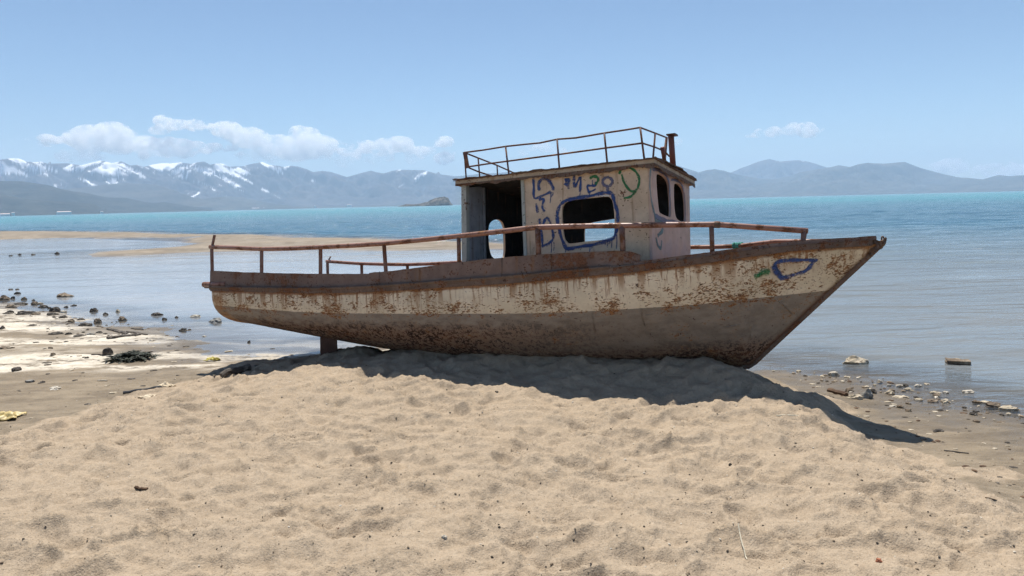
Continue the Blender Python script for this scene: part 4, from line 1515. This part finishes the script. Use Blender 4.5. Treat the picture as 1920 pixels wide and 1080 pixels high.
# ================================================================== SHORE STONES AND FLOTSAM
R_DARK = mat_rock('dark_stone', (.035, .030, .026), (.10, .085, .07), (.22, .19, .15))
R_BROWN = mat_rock('brown_stone', (.11, .08, .055), (.24, .185, .13), (.36, .30, .22))
R_PALE = mat_rock('pale_stone', (.34, .285, .20), (.60, .52, .40), (.20, .155, .105))
R_WHITE = mat_rock('white_stone', (.46, .41, .33), (.66, .60, .50), (.26, .22, .17))
R_GREY = mat_rock('grey_stone', (.20, .195, .18), (.36, .345, .31), (.12, .11, .10))
ROCKM = {'d': R_DARK, 'b': R_BROWN, 'p': R_PALE, 'w': R_WHITE, 'g': R_GREY}


def rock_mesh(name, sx, sy, sz, seed, lump=.28, sub=3, squash=1.0):
    b = bmesh.new()
    bmesh.ops.create_icosphere(b, subdivisions=sub, radius=1.0)
    rnd = random.Random(seed)
    planes = [(Vector((rnd.gauss(0, 1), rnd.gauss(0, 1), rnd.gauss(0, .8))).normalized(), rnd.uniform(.55, .88)) for _ in range(7)]
    X = np.array([tuple(v.co) for v in b.verts])
    n = fbm(X[:, 0] * 1.3 + seed, X[:, 1] * 1.3 + X[:, 2] * 1.7, 3, seed)
    n2 = fbm(X[:, 0] * 4 + X[:, 2] * 3 + seed, X[:, 1] * 4 - X[:, 2] * 3, 2, seed + 5)
    for v, a, a2 in zip(b.verts, n, n2):
        for pn, pd in planes:                         # chisel facets
            e = v.co.dot(pn) - pd
            if e > 0:
                v.co -= pn * e * .85
        v.co *= 1 + lump * a + lump * .35 * a2
        v.co = Vector((v.co.x * sx, v.co.y * sy, v.co.z * sz))
    me = bpy.data.meshes.new(name)
    b.to_mesh(me)
    b.free()
    return me


def stone(px, py, wpx, hpx, kind, label, name='stone', cat='stone', deep=1.0, lump=.28, seed=None):
    p = on_ground(px, py)
    d = math.hypot(p[0], p[1])
    s = d / FPX
    w, h = wpx * s * .92, hpx * s * .9
    sd_ = seed if seed is not None else int(px * 7 + py * 13) % 9973
    me = rock_mesh(name, w * .54, max(w * .42 * deep, h * .4), h * .70, sd_, lump)
    o = link(name, me, ROCKM[kind])
    o.location = (p[0], p[1], p[2] + h * .02)
    o.rotation_euler = (0, 0, random.Random(sd_).uniform(-.4, .4))
    tag(o, label, cat)
    return o


# left: in and beside the lagoon
LS = [
    (123, 556, 28, 10, 'b', 'large flat brown boulder standing in the lagoon at the left'),
    (10, 562, 18, 10, 'b', 'brown stone at the left edge of the lagoon'),
    (20, 543.5, 7, 4, 'd', 'leftmost of the two smallest dark stones far out in the lagoon'),
    (33, 543.5, 8, 3.5, 'd', 'right one of the two smallest dark stones far out in the lagoon'),
    (33, 551.5, 10, 6, 'd', 'round dark stone below the two smallest lagoon stones'),
    (24, 560, 7, 6, 'd', 'small dark stone right of the brown one at the left edge'),
    (45, 562, 9, 7, 'b', 'small two-tone stone left of the large flat boulder'),
    (62, 564, 6, 4, 'd', 'tiny dark stone below and left of the large flat boulder'),
    (65, 571, 11, 8, 'b', 'brown stone with a white patch beside it in the shallows'),
    (74, 570, 12, 4, 'w', 'white flat stone touching a brown one in the shallows'),
    (81, 576, 15, 6, 'd', 'dark flat stone at the edge of the shallows, right of the white one'),
    (92, 578, 6, 4, 'd', 'tiny dark stone right of the dark flat one'),
    (138, 573.5, 9, 4, 'd', 'small dark stone below the large flat boulder'),
    (124, 576.5, 8, 4, 'd', 'small dark stone left of the one below the flat boulder'),
    (104, 584, 19, 11, 'd', 'dark jagged clump of stone on the waterline'),
    (118, 586, 12, 5, 'w', 'white flat stone right of the dark jagged clump'),
    (38, 571, 24, 5, 'd', 'long dark stone at the far end of the mud flat'),
    (20, 576, 22, 9, 'b', 'broad brown stone on the mud at the left edge'),
    (50, 588, 30, 8, 'd', 'long brown-black stone lying on the waterline at the left'),
    (68, 589, 20, 6, 'b', 'flat brown stone right of the long one on the waterline'),
    (99, 590, 22, 6, 'd', 'flat dark stone just under the jagged clump'),
    (15, 588, 18, 7, 'd', 'dark stone left of the long one on the waterline'),
    (176, 584, 13, 9, 'd', 'dark stone with sticks around it in the shallows'),
    (198, 590, 9, 5, 'd', 'small dark stone right of the one with sticks'),
    (221, 585, 7, 8, 'p', 'small upright pale stone in the shallow lagoon'),
    (231, 600, 17, 9, 'b', 'brown stone on a white foot at the water edge'),
    (119, 596, 13, 6, 'd', 'dark stone on the mud below the jagged clump'),
    (134, 603, 12, 7, 'b', 'small brown lump on the pale mud'),
    (151, 600, 12, 5, 'd', 'low dark stone right of the brown lump'),
    (183, 605, 14, 10, 'b', 'brown rubble stone at the tip of the pale mud'),
    (160, 610, 20, 7, 'd', 'dark flat stone left of the brown rubble stone'),
    (294, 591, 22, 7, 'd', 'dark wedge-shaped stone out in the lagoon near the stern'),
    (308, 600, 10, 6, 'd', 'small dark stone right of the wedge-shaped one'),
    (331, 596, 7, 5, 'd', 'tiny dark stone between the wedge-shaped one and the stern'),
    (367, 594, 18, 6, 'w', 'white flat stone in the lagoon left of the stern'),
    (344, 620, 14, 7, 'd', 'dark stone in the shallow water below the stern'),
    (404, 604, 26, 11, 'g', 'grey-white stone right beneath the overhanging stern'),
    (287, 638, 12, 6, 'w', 'pale stone in the little inlet'),
    (382, 631, 9, 3, 'w', 'small white stone under the stern in the shallows'),
    (467, 643, 7, 6, 'd', 'small dark stone in the water left of the support block'),
    (104, 626, 26, 7, 'd', 'long dark stone on the pale crust'),
    (129, 627, 12, 5, 'd', 'small dark stone right of the long one on the crust'),
    (149, 630, 21, 4, 'd', 'thin dark slab on the crust'),
    (185, 623, 12, 5, 'd', 'dark stone beside the driftwood'),
    (169, 627, 16, 5, 'g', 'flat grey stone beside the driftwood'),
    (163, 671, 7, 4, 'd', 'little black stone left of the weed heap'),
    (30, 694, 16, 8, 'd', 'dark lump on the white crust at the left edge'),
    (56, 716, 13, 7, 'g', 'grey stone on the brown mud at the left'),
    (80, 717, 11, 5, 'd', 'dark stone right of the grey one on the mud'),
    (105, 728, 19, 6, 'w', 'pale shell-like stone on the brown mud'),
    (20, 480, 6, 3, 'd', 'leftmost of the four dark stones in a row in the far lagoon'),
    (37, 478.5, 6, 4, 'd', 'second from the left of the four dark stones in the far lagoon'),
    (62, 478, 6, 3, 'd', 'third from the left of the four dark stones in the far lagoon'),
    (107, 476, 9, 5, 'd', 'rightmost and largest of the four dark stones in the far lagoon'),
    (60, 610, 14, 4, 'd', 'small dark stone lying alone on the upper pale mud'),
    (5, 617, 10, 8, 'd', 'dark stone cut by the left edge on the pale mud'),
    (13, 652, 22, 6, 'b', 'low brown hump at the left edge of the brown streak'),
    (95, 653, 10, 6, 'b', 'small brown lump in the middle of the brown streak'),
    (100, 667, 9, 6, 'b', 'small brown lump below the brown streak'),
    (88, 679, 18, 4, 'd', 'thin dark slab on the white crust'),
]
for a in LS:
    stone(*a)
# right: shore and shallows
RS = [
    (1602, 680, 44, 17, 'p', 'rough pale rubble rock in the water off the bow', .9),
    (1563, 703, 19, 10, 'w', 'white and green-tinged stone just off the sand bank', 1),
    (1650, 716, 9, 6, 'w', 'small white stone off the right shore, farthest from the beach', 1),
    (1667, 723, 8, 3, 'w', 'smallest white stone in the shallows at the right', 1),
    (1686, 724, 13, 5, 'w', 'first white stone of the short row in the shallows', 1),
    (1699, 723.5, 10, 4.5, 'd', 'dark stone between two white ones in the shallows', 1),
    (1722, 724.5, 13, 6, 'w', 'white stone at the right end of the short row', 1),
    (1702, 730, 13, 5, 'p', 'pale stone just in front of the short row', 1),
    (1737, 721, 10, 3, 'p', 'thin pale stone right of the short row', 1),
    (1815, 735, 20, 6, 'w', 'flat white stone alone in the shallows at the right', 1),
    (1591, 733, 18, 12, 'b', 'brown rock on the crumbling edge of the sand bank', 1),
    (1637, 737, 15, 11, 'd', 'dark round rock on the right shore', 1),
    (1668, 738, 18, 10, 'p', 'pale pointed rock on the right shore', 1),
    (1625, 746, 22, 23, 'g', 'tall grey standing rock on the right shore', .8),
    (1604, 748, 26, 12, 'p', 'pale blocky rock left of the tall grey one', 1),
    (1772, 755, 17, 9, 'p', 'pale rounded stone at the right water edge', 1),
    (1749, 752, 21, 5, 'b', 'flat brown stone left of the pale rounded one', 1),
    (1754, 737, 18, 4, 'p', 'long pale stone in the shallows', 1),
    (1774, 737, 10, 5, 'w', 'small white stone right of the long pale one', 1),
    (1757, 741, 16, 4, 'b', 'low brown stone in front of the long pale one', 1),
    (1832, 755, 16, 6, 'b', 'brown stone at the left of the rubble heap by the right edge', 1),
    (1861, 761, 26, 9, 'b', 'broad dark brown slab in the rubble heap by the right edge', 1),
    (1848, 755, 20, 4, 'p', 'pale flat slab lying over the rubble heap', 1),
    (1891, 767, 28, 9, 'p', 'pale lumpy slab near the right edge', 1),
    (1824, 778, 14, 6, 'd', 'dark stone on the damp sand below the rubble heap', 1),
    (1831, 773, 12, 4, 'd', 'small dark stone just above the other on damp sand', 1),
    (1877, 792, 15, 4, 'b', 'flat brown stone on the damp sand near the right edge', 1),
    (1767, 770, 14, 4, 'd', 'dark sliver of stone on the damp sand', 1),
    (1688, 764, 14, 7, 'b', 'brown clod on the damp sand', 1),
    (1703, 770, 14, 6, 'b', 'darker brown clod right of the other', 1),
    (1674, 761, 12, 4, 'w', 'flat white stone on the damp sand', 1),
    (1703, 757, 12, 4, 'b', 'low brown stone among the pale gravel', 1),
    (1690, 746, 24, 5, 'p', 'long pale gravel slab on the right shore', 1),
    (1722, 750, 16, 4, 'p', 'pale gravel slab right of the long one', 1),
    (1760, 809, 20, 5, 'd', 'thin black flake lying on the damp right slope', 1),
]
for px, py, w, h, k, lab, dp in RS:
    stone(px, py, w, h, k, lab, deep=dp)


def brick_block():
    p = on_ground(1796, 682)
    s = math.hypot(p[0], p[1]) / FPX
    w, h = 34 * s, 6.5 * s
    rnd = random.Random(3)
    b = bmesh.new()
    bmesh.ops.create_cube(b, size=1)
    bmesh.ops.subdivide_edges(b, edges=b.edges, cuts=3, use_grid_fill=True)
    for v in b.verts:
        v.co = Vector((v.co.x * w + rnd.uniform(-.012, .012), v.co.y * w * .55 + rnd.uniform(-.012, .012), v.co.z * h * 1.3 + rnd.uniform(-.007, .007)))
    me = bpy.data.meshes.new('concrete_block')
    b.to_mesh(me)
    b.free()
    o = link('concrete_block', me, R_BROWN)
    o.location = (p[0], p[1], h * .35)
    o.rotation_euler = (.05, .04, -.35)
    tag(o, 'square-edged brown block awash in the lake at the right', 'block')


brick_block()

M_WOOD = mat_rock('weathered_wood', (.045, .038, .032), (.13, .11, .092), (.23, .20, .165))
M_RUSTW = mat_rock('brown_wood', (.06, .035, .022), (.14, .085, .05), None)


def log_on(name, a, b, wpx, mat, label, cat, flat=.6, bend=.0, sides=8, lift=.3, seed=1):
    P, Q = on_ground(*a), on_ground(*b)
    d = math.hypot(*(.5 * (P + Q))[:2])
    r = wpx * d / FPX * .5
    rnd = random.Random(seed)
    pts, rad = [], []
    for i in range(7):
        k = i / 6
        c = P * (1 - k) + Q * k
        c = c + np.array([rnd.uniform(-.2, .2) * r, bend * math.sin(k * math.pi), 0])
        c[2] = max(ground_z(c[0], c[1]), 0) * .5 + c[2] * .5 + r * lift
        pts.append(c)
        rad.append(r * rnd.uniform(.75, 1.1) * (1 - .25 * abs(k - .5)))
    o = link(name, tube_mesh(name, pts, rad, sides, False, flat), mat)
    tag(o, label, cat)
    return o


log_on('driftwood_plank', (203, 617), (240, 626), 9, M_WOOD, 'farthest of the grey driftwood pieces beside the inlet', 'driftwood', .5, seed=2)
log_on('driftwood_plank', (202, 636), (262, 628), 10, M_WOOD, 'longest grey driftwood piece, nearest to the camera beside the inlet', 'driftwood', .5, seed=3)
log_on('driftwood_plank', (238, 621), (276, 628), 6, M_WOOD, 'thin driftwood piece on the pale tongue of sand', 'driftwood', .5, seed=4)
log_on('driftwood_plank', (247, 617), (268, 619), 5, M_WOOD, 'short driftwood piece at the back of the pale tongue', 'driftwood', .5, seed=5)
log_on('plastic_pipe', (231, 738), (303, 728), 8, mat_plain('black_plastic', (.03, .03, .032), .5, .3), 'black pipe half buried where the dry sand begins', 'pipe', 1.0, seed=6)
log_on('wooden_beam', (416, 706), (468, 693), 17, M_WOOD, 'dark wooden beam buried at the left end of the dune', 'beam', .9, seed=7, lift=.9)
log_on('wood_chip', (253, 906), (276, 905), 8, M_RUSTW, 'brown wood chip on the dry sand at the lower left', 'wood chip', .5, seed=8)
log_on('wood_chip', (634, 990), (652, 982), 5, mat_plain('red_bark', (.18, .045, .022), .8, .4), 'red-brown curl of bark on the dry sand below the boat', 'wood chip', .6, .02, seed=9)
log_on('wood_chip', (1848, 936), (1868, 938), 4, M_RUSTW, 'dark thin chip on the sand near the right edge', 'wood chip', .5, seed=10)
log_on('stick', (172, 665), (193, 666), 3.5, M_WOOD, 'short dark stick lying left of the round black lump', 'stick', 1, seed=11)
log_on('dry_reed', (1384, 998), (1401, 1034), 2.7, mat_plain('straw', (.52, .47, .36), .8, .2), 'pale dry reed stalk lying on the sand at the lower right', 'reed', .8, seed=12)
log_on('board', (183, 715), (200, 714), 4.5, R_WHITE, 'small whitish board on the mud', 'board', .6, seed=13)
log_on('buried_log', (1555, 733), (1588, 744), 12, M_RUSTW, 'dark brown log sticking out of the crumbling sand bank', 'log', .8, seed=14)
log_on('buried_strap', (1455, 777), (1497, 779), 3.5, mat_plain('pale_strap', (.50, .46, .36), .8, .2), 'pale strap half buried at the edge of the boat shadow', 'strap', .5, seed=15)
log_on('stick', (1770, 845), (1816, 850), 4, M_WOOD, 'dark twig just beyond the tip of the boat shadow', 'stick', .6, seed=16)
stone(201, 665, 21, 19, 'd', 'round black lump like a burnt ball on the pale crust', 'black_lump', 'lump', .9, .16, 77)
stone(1370, 863, 8, 7, 'd', 'round dark pebble on the sand at the right', 'pebble', 'pebble', 1, .15)
stone(1647, 1045, 12, 8, 'b', 'reddish brick fragment on the sand at the lower right', 'brick_fragment', 'brick').data.materials[0] = mat_rock('brick_red', (.38, .13, .07), (.50, .20, .11), None)
stone(833, 1009, 11, 7, 'w', 'white pebble on the sand at the bottom middle', 'pebble', 'pebble')
stone(1178, 779, 8, 4, 'd', 'flat dark pebble on the sand below the middle of the shadow', 'pebble', 'pebble')
stone(931, 735, 8, 4, 'd', 'dark pebble on the sand just below the boat shadow', 'pebble', 'pebble')


def rag(name, px, py, wpx, hpx, mat, label, cat, seed, amp=.3):
    """crumpled sheet lying on the ground"""
    p = on_ground(px, py)
    s = math.hypot(p[0], p[1]) / FPX
    w, dpt = wpx * s, wpx * s * .75
    n = 22
    u, v = np.meshgrid(np.linspace(-1, 1, n), np.linspace(-1, 1, n), indexing='ij')
    r = 1 + .35 * fbm(u * 1.3 + seed, v * 1.3, 2, seed)
    x, y = u * w * .5 * r, v * dpt * .5 * r
    h = hpx * s * (.45 + amp * 1.6 * fbm(u * 1.8 + seed, v * 1.8, 3, seed + 3)) * (1 - .55 * np.maximum(abs(u), abs(v))**2)
    z = beach_height((p[0] + x).ravel(), (p[1] + y).ravel())[0].reshape(x.shape)
    z = np.maximum(z, 0) + np.maximum(h, .004)
    me = grid_mesh(name, np.stack([x + p[0], y + p[1], z], -1).reshape(-1, 3), n, n)
    o = link(name, me, mat)
    mod = o.modifiers.new('thickness', 'SOLIDIFY')
    mod.thickness = .006
    tag(o, label, cat)


rag('plastic_sheet', 14, 783, 40, 12, mat_plain('yellow_plastic', (.50, .39, .17), .45, .2), 'crumpled yellow plastic sheet at the left edge', 'plastic sheet', 3)
rag('plastic_bag', 398, 676, 20, 11, mat_plain('bright_yellow', (.42, .35, .07), .45, .35), 'yellow and black plastic bag on the mud under the stern', 'plastic bag', 5)
rag('cloth_rag', 312, 723, 22, 9, mat_plain('pale_cloth', (.55, .46, .33), .9, .2), 'pale rag caught at the end of the black pipe', 'rag', 7)
rag('cloth_rag', 277, 741, 24, 6, mat_plain('pale_cloth_b', (.58, .49, .36), .9, .2), 'pale rag in front of the black pipe', 'rag', 9)


def weed_heap():
    p = on_ground(246, 674)
    s = math.hypot(p[0], p[1]) / FPX
    rnd = random.Random(8)
    V, F = [], []
    for _ in range(420):
        gx, gy = rnd.gauss(0, .36), rnd.gauss(0, .30)
        if abs(gx) > 1: continue
        hx_, hy_ = p[0] + gx * 44 * s, p[1] + gy * 42 * s
        hgt = max(0, 1 - gx * gx - gy * gy) * 11 * s * rnd.random()
        a, l = rnd.uniform(0, 6.28), rnd.uniform(4, 13) * s
        c = np.array([hx_, hy_, max(p[2], 0) + hgt + .01])
        dv = np.array([math.cos(a) * l, math.sin(a) * l, rnd.uniform(-.3, .4) * l])
        sv = np.array([-math.sin(a), math.cos(a), rnd.uniform(-.5, .5)]) * rnd.uniform(1, 2.4) * s
        i = len(V)
        V += [c - dv - sv * .4, c - dv + sv * .4, c + sv + [0, 0, .012], c - sv, c + dv]
        F += [(i, i + 3, i + 2, i + 1), (i + 3, i + 4, i + 2)]
    m = NT('lake_weed')
    n = m.noise(m.coord(), 30, 3)
    m.pbr(m.mix(m.ramp(n, .35, .65), (.018, .020, .014), (.055, .065, .045)), .7, None, .3)
    o = link('weed_heap', mesh_from('weed_heap', V, F), m.m)
    tag(o, 'dark green heap of washed-up weed on the pale crust', 'weed')


weed_heap()


# ------------------------------------------------------------------ uncountable litter: grit, twigs, flakes
def scatter(name, n, pick, size, flat, mats, seed, label_kind='stuff'):
    rnd = random.Random(seed)
    base = [rock_mesh('tmp', 1, 1, 1, s, .3, 1) for s in range(4)]
    geo = []
    for me in base:
        geo.append((np.array([tuple(v.co) for v in me.vertices]), [tuple(p.vertices) for p in me.polygons]))
        bpy.data.meshes.remove(me)
    xy = []
    while len(xy) < n:
        xy.append(pick(rnd))
    xy = np.array(xy)
    zz = beach_height(xy[:, 0], xy[:, 1])[0]
    V, F, MI = [], [], []
    off = 0
    for (x, y), z in zip(xy, zz):
        if z < -.03: continue
        g, f = geo[rnd.randrange(4)]
        s = size(rnd)
        el = rnd.uniform(1, 1.6)
        a = rnd.uniform(-.6, .6) if flat < .4 else rnd.uniform(0, 6.28)
        ca, sa = math.cos(a), math.sin(a)
        q = g * np.array([s * el, s, s * flat])
        q = np.stack([q[:, 0] * ca - q[:, 1] * sa + x, q[:, 0] * sa + q[:, 1] * ca + y, q[:, 2] + max(z, 0) + s * flat * .35], 1)
        V.append(q)
        F += [tuple(i + off for i in t) for t in f]
        mi = rnd.choices(range(len(mats)), [m_[1] for m_ in mats])[0]
        MI += [mi] * len(f)
        off += len(q)
    me = mesh_from(name, np.concatenate(V), F)
    me.polygons.foreach_set('material_index', MI)
    o = link(name, me, [m_[0] for m_ in mats])
    tag(o, kind=label_kind)
    return o


def pick_dune(r):
    while True:
        d = 2.6 + 8.5 * r.random()**1.25
        a = r.uniform(-.75, .75)
        x, y = d * math.sin(a), d * math.cos(a)
        if -5.5 < x < 3.9: return (x, y)


def pick_left(r):
    while True:
        x, y = r.uniform(-13, -3.2), r.uniform(7.5, 18)
        if y > 7.6 + (x + 5.5) * .9 and abs(x / y) < .8: return (x, y)


def pick_right(r):
    t = r.random()
    return (3.55 + r.random()**1.3 * 2.2, 4.2 + 5.2 * t)


def pick_line_r(r):
    """strand line where the water meets the right shore"""
    k = r.random()
    x = 5.6 - 1.9 * k + r.gauss(0, .16)
    y = 6.7 + 2.8 * k + r.gauss(0, .16)
    return (x, y)


def pick_line_l(r):
    k = r.random()
    return (-6.3 - 7.2 * k + r.gauss(0, .35), 13.4 + 5.2 * k + r.gauss(0, .5))


scatter('pebbles', 7000, pick_dune, lambda r: .0022 + .0075 * r.random()**6, .7, [(R_DARK, 4), (R_BROWN, 3), (R_WHITE, 3)], 1)
scatter('shore_litter', 420, pick_left, lambda r: .010 + .045 * r.random()**3, .25, [(R_DARK, 6), (M_WOOD, 4), (R_PALE, 3)], 2)
scatter('beach_litter', 380, pick_right, lambda r: .006 + .026 * r.random()**3, .3, [(R_DARK, 4), (M_RUSTW, 4), (R_PALE, 4)], 3)
scatter('strand_gravel', 150, pick_line_r, lambda r: .008 + .026 * r.random()**2.5, .5, [(R_PALE, 5), (R_WHITE, 1), (R_BROWN, 6), (R_DARK, 3)], 4)
scatter('strand_stones', 190, pick_line_l, lambda r: .010 + .04 * r.random()**2.5, .4, [(R_DARK, 6), (R_BROWN, 4), (R_WHITE, 2)], 5)

# ================================================================== CLOUDS
def mat_cloud(name, dens):
    m = NT(name)
    v = m.coord()
    n1 = m.noise(v, .0042, 8, .72, .7)
    d = m.ramp(n1, .475, .565, 0, dens)
    pv = m.n('ShaderNodeVolumePrincipled')
    pv.inputs['Color'].default_value = (1, 1, 1, 1)
    pv.inputs['Anisotropy'].default_value = .3
    m.set(pv, 'Density', d)
    m.t.links.new(pv.outputs[0], m.out.inputs['Volume'])
    return m.m


def cloud(blobs, mat, label, seed, dist=24000.0):
    rnd = random.Random(seed)
    b = bmesh.new()
    s = dist / FPX
    for px, py, r in blobs:
        c = at_depth(px, py, dist)
        n = 2 + int(r / 5)
        for k in range(n):
            q = Vector((c[0] + rnd.uniform(-1.15, 1.15) * r * s, c[1] + rnd.uniform(-.9, .9) * r * s, c[2] + rnd.uniform(-.35, .3) * r * s))
            rr_ = r * s * rnd.choice((.25, .35, .5, .7, .95)) * rnd.uniform(1.1, 1.4)
            bmesh.ops.create_icosphere(b, subdivisions=2, radius=rr_, matrix=Matrix.Translation(q) @ Matrix.Diagonal((1.25, 1.25, .75, 1)))
    me = bpy.data.meshes.new('cloud')
    b.to_mesh(me)
    b.free()
    o = link('cloud', me, mat)
    rm = o.modifiers.new('merge', 'REMESH')
    rm.mode = 'VOXEL'
    rm.voxel_size = 40
    tag(o, label, 'cloud', 'clouds over the mountains')
    return o


C_THICK, C_THIN = mat_cloud('cloud_dense', .0085), mat_cloud('cloud_thin', .0030)
cloud([(118, 264, 16), (145, 262, 20), (175, 252, 20), (200, 252, 18), (215, 268, 20), (245, 271, 16), (190, 246, 12), (235, 251, 12), (165, 268, 18)], C_THICK, 'long white cloud above the leftmost snowy peaks', 1)
cloud([(325, 230, 15), (345, 233, 14), (300, 240, 11), (286, 245, 8), (312, 226, 10)], C_THICK, 'small white cloud, highest at the left', 2)
cloud([(275, 268, 14), (295, 274, 18), (325, 280, 18), (355, 281, 16), (375, 282, 9), (268, 291, 7)], C_THICK, 'white cloud below the highest small one', 3)
cloud([(408, 238, 15), (430, 246, 18), (455, 254, 20), (485, 262, 22), (512, 262, 20), (540, 268, 22), (572, 250, 17), (575, 272, 24), (530, 285, 20), (590, 285, 18), (560, 290, 20)], C_THICK,
      'largest billowing white cloud above the middle of the snowy range', 4)
cloud([(400, 277, 10), (425, 281, 12), (445, 290, 9)], C_THICK, 'low white cloud strip under the largest billowing one', 5)
cloud([(615, 270, 9), (640, 285, 16), (668, 268, 16), (690, 275, 18), (715, 272, 16), (740, 265, 14), (760, 275, 18), (785, 290, 18), (660, 290, 18), (720, 292, 18), (815, 292, 15)], C_THICK,
      'broad white cloud left of the cabin', 6)
cloud([(832, 266, 12), (826, 270, 8)], C_THICK, 'small round white cloud close to the cabin', 7)
cloud([(985, 285, 10), (1005, 280, 13), (1030, 276, 14), (1055, 284, 9)], C_THIN, 'pale cloud seen through the roof railing', 8)
cloud([(1268, 266, 8), (1276, 264, 5)], C_THIN, 'tiny pale cloud right of the funnel', 9)
cloud([(1404, 258, 8), (1415, 255, 7), (1438, 248, 14), (1458, 244, 12), (1475, 250, 10), (1490, 238, 9), (1502, 243, 12), (1522, 244, 12), (1540, 244, 7)], C_THICK, 'ragged white cloud alone over the right mountains', 10)
cloud([(1755, 316, 12), (1790, 315, 16), (1830, 318, 17), (1870, 315, 17), (1905, 319, 17), (1950, 318, 18), (1990, 322, 16)], C_THICK, 'low pale cloud bank behind the mountains at the right edge', 11)

cloud([(130, 290, 12), (165, 294, 12), (470, 293, 14), (505, 296, 14), (610, 298, 12), (640, 301, 12)], C_THIN, 'faint low veil of cloud just above the snowy crest', 12)
cloud([(590, 268, 10), (612, 285, 12), (635, 268, 10), (800, 280, 12), (845, 288, 12), (770, 298, 14), (700, 300, 14)], C_THIN, 'thin wisps joining the big cloud to the broad one', 13)
cloud([(55, 262, 7), (68, 261, 6)], C_THIN, 'faint wisp at the far left of the sky', 14)

# ================================================================== HAZE
hz = NT('haze')
pv = hz.n('ShaderNodeVolumePrincipled')
pv.inputs['Color'].default_value = (.60, .77, 1.0, 1)
pv.inputs['Density'].default_value = 1.08e-4
pv.inputs['Anisotropy'].default_value = 0.0
hz.t.links.new(pv.outputs[0], hz.out.inputs['Volume'])
x0, x1, y0, y1, z0, z1 = -12000, 12000, -12000, 14500, -8.0, 720.0
hme = box_mesh('haze', [(x0, y0, z0), (x1, y0, z0), (x1, y1, z0), (x0, y1, z0)], [(x0, y0, z1), (x1, y0, z1), (x1, y1, z1), (x0, y1, z1)])
haze = link('haze', hme, hz.m)
tag(haze, kind='stuff')
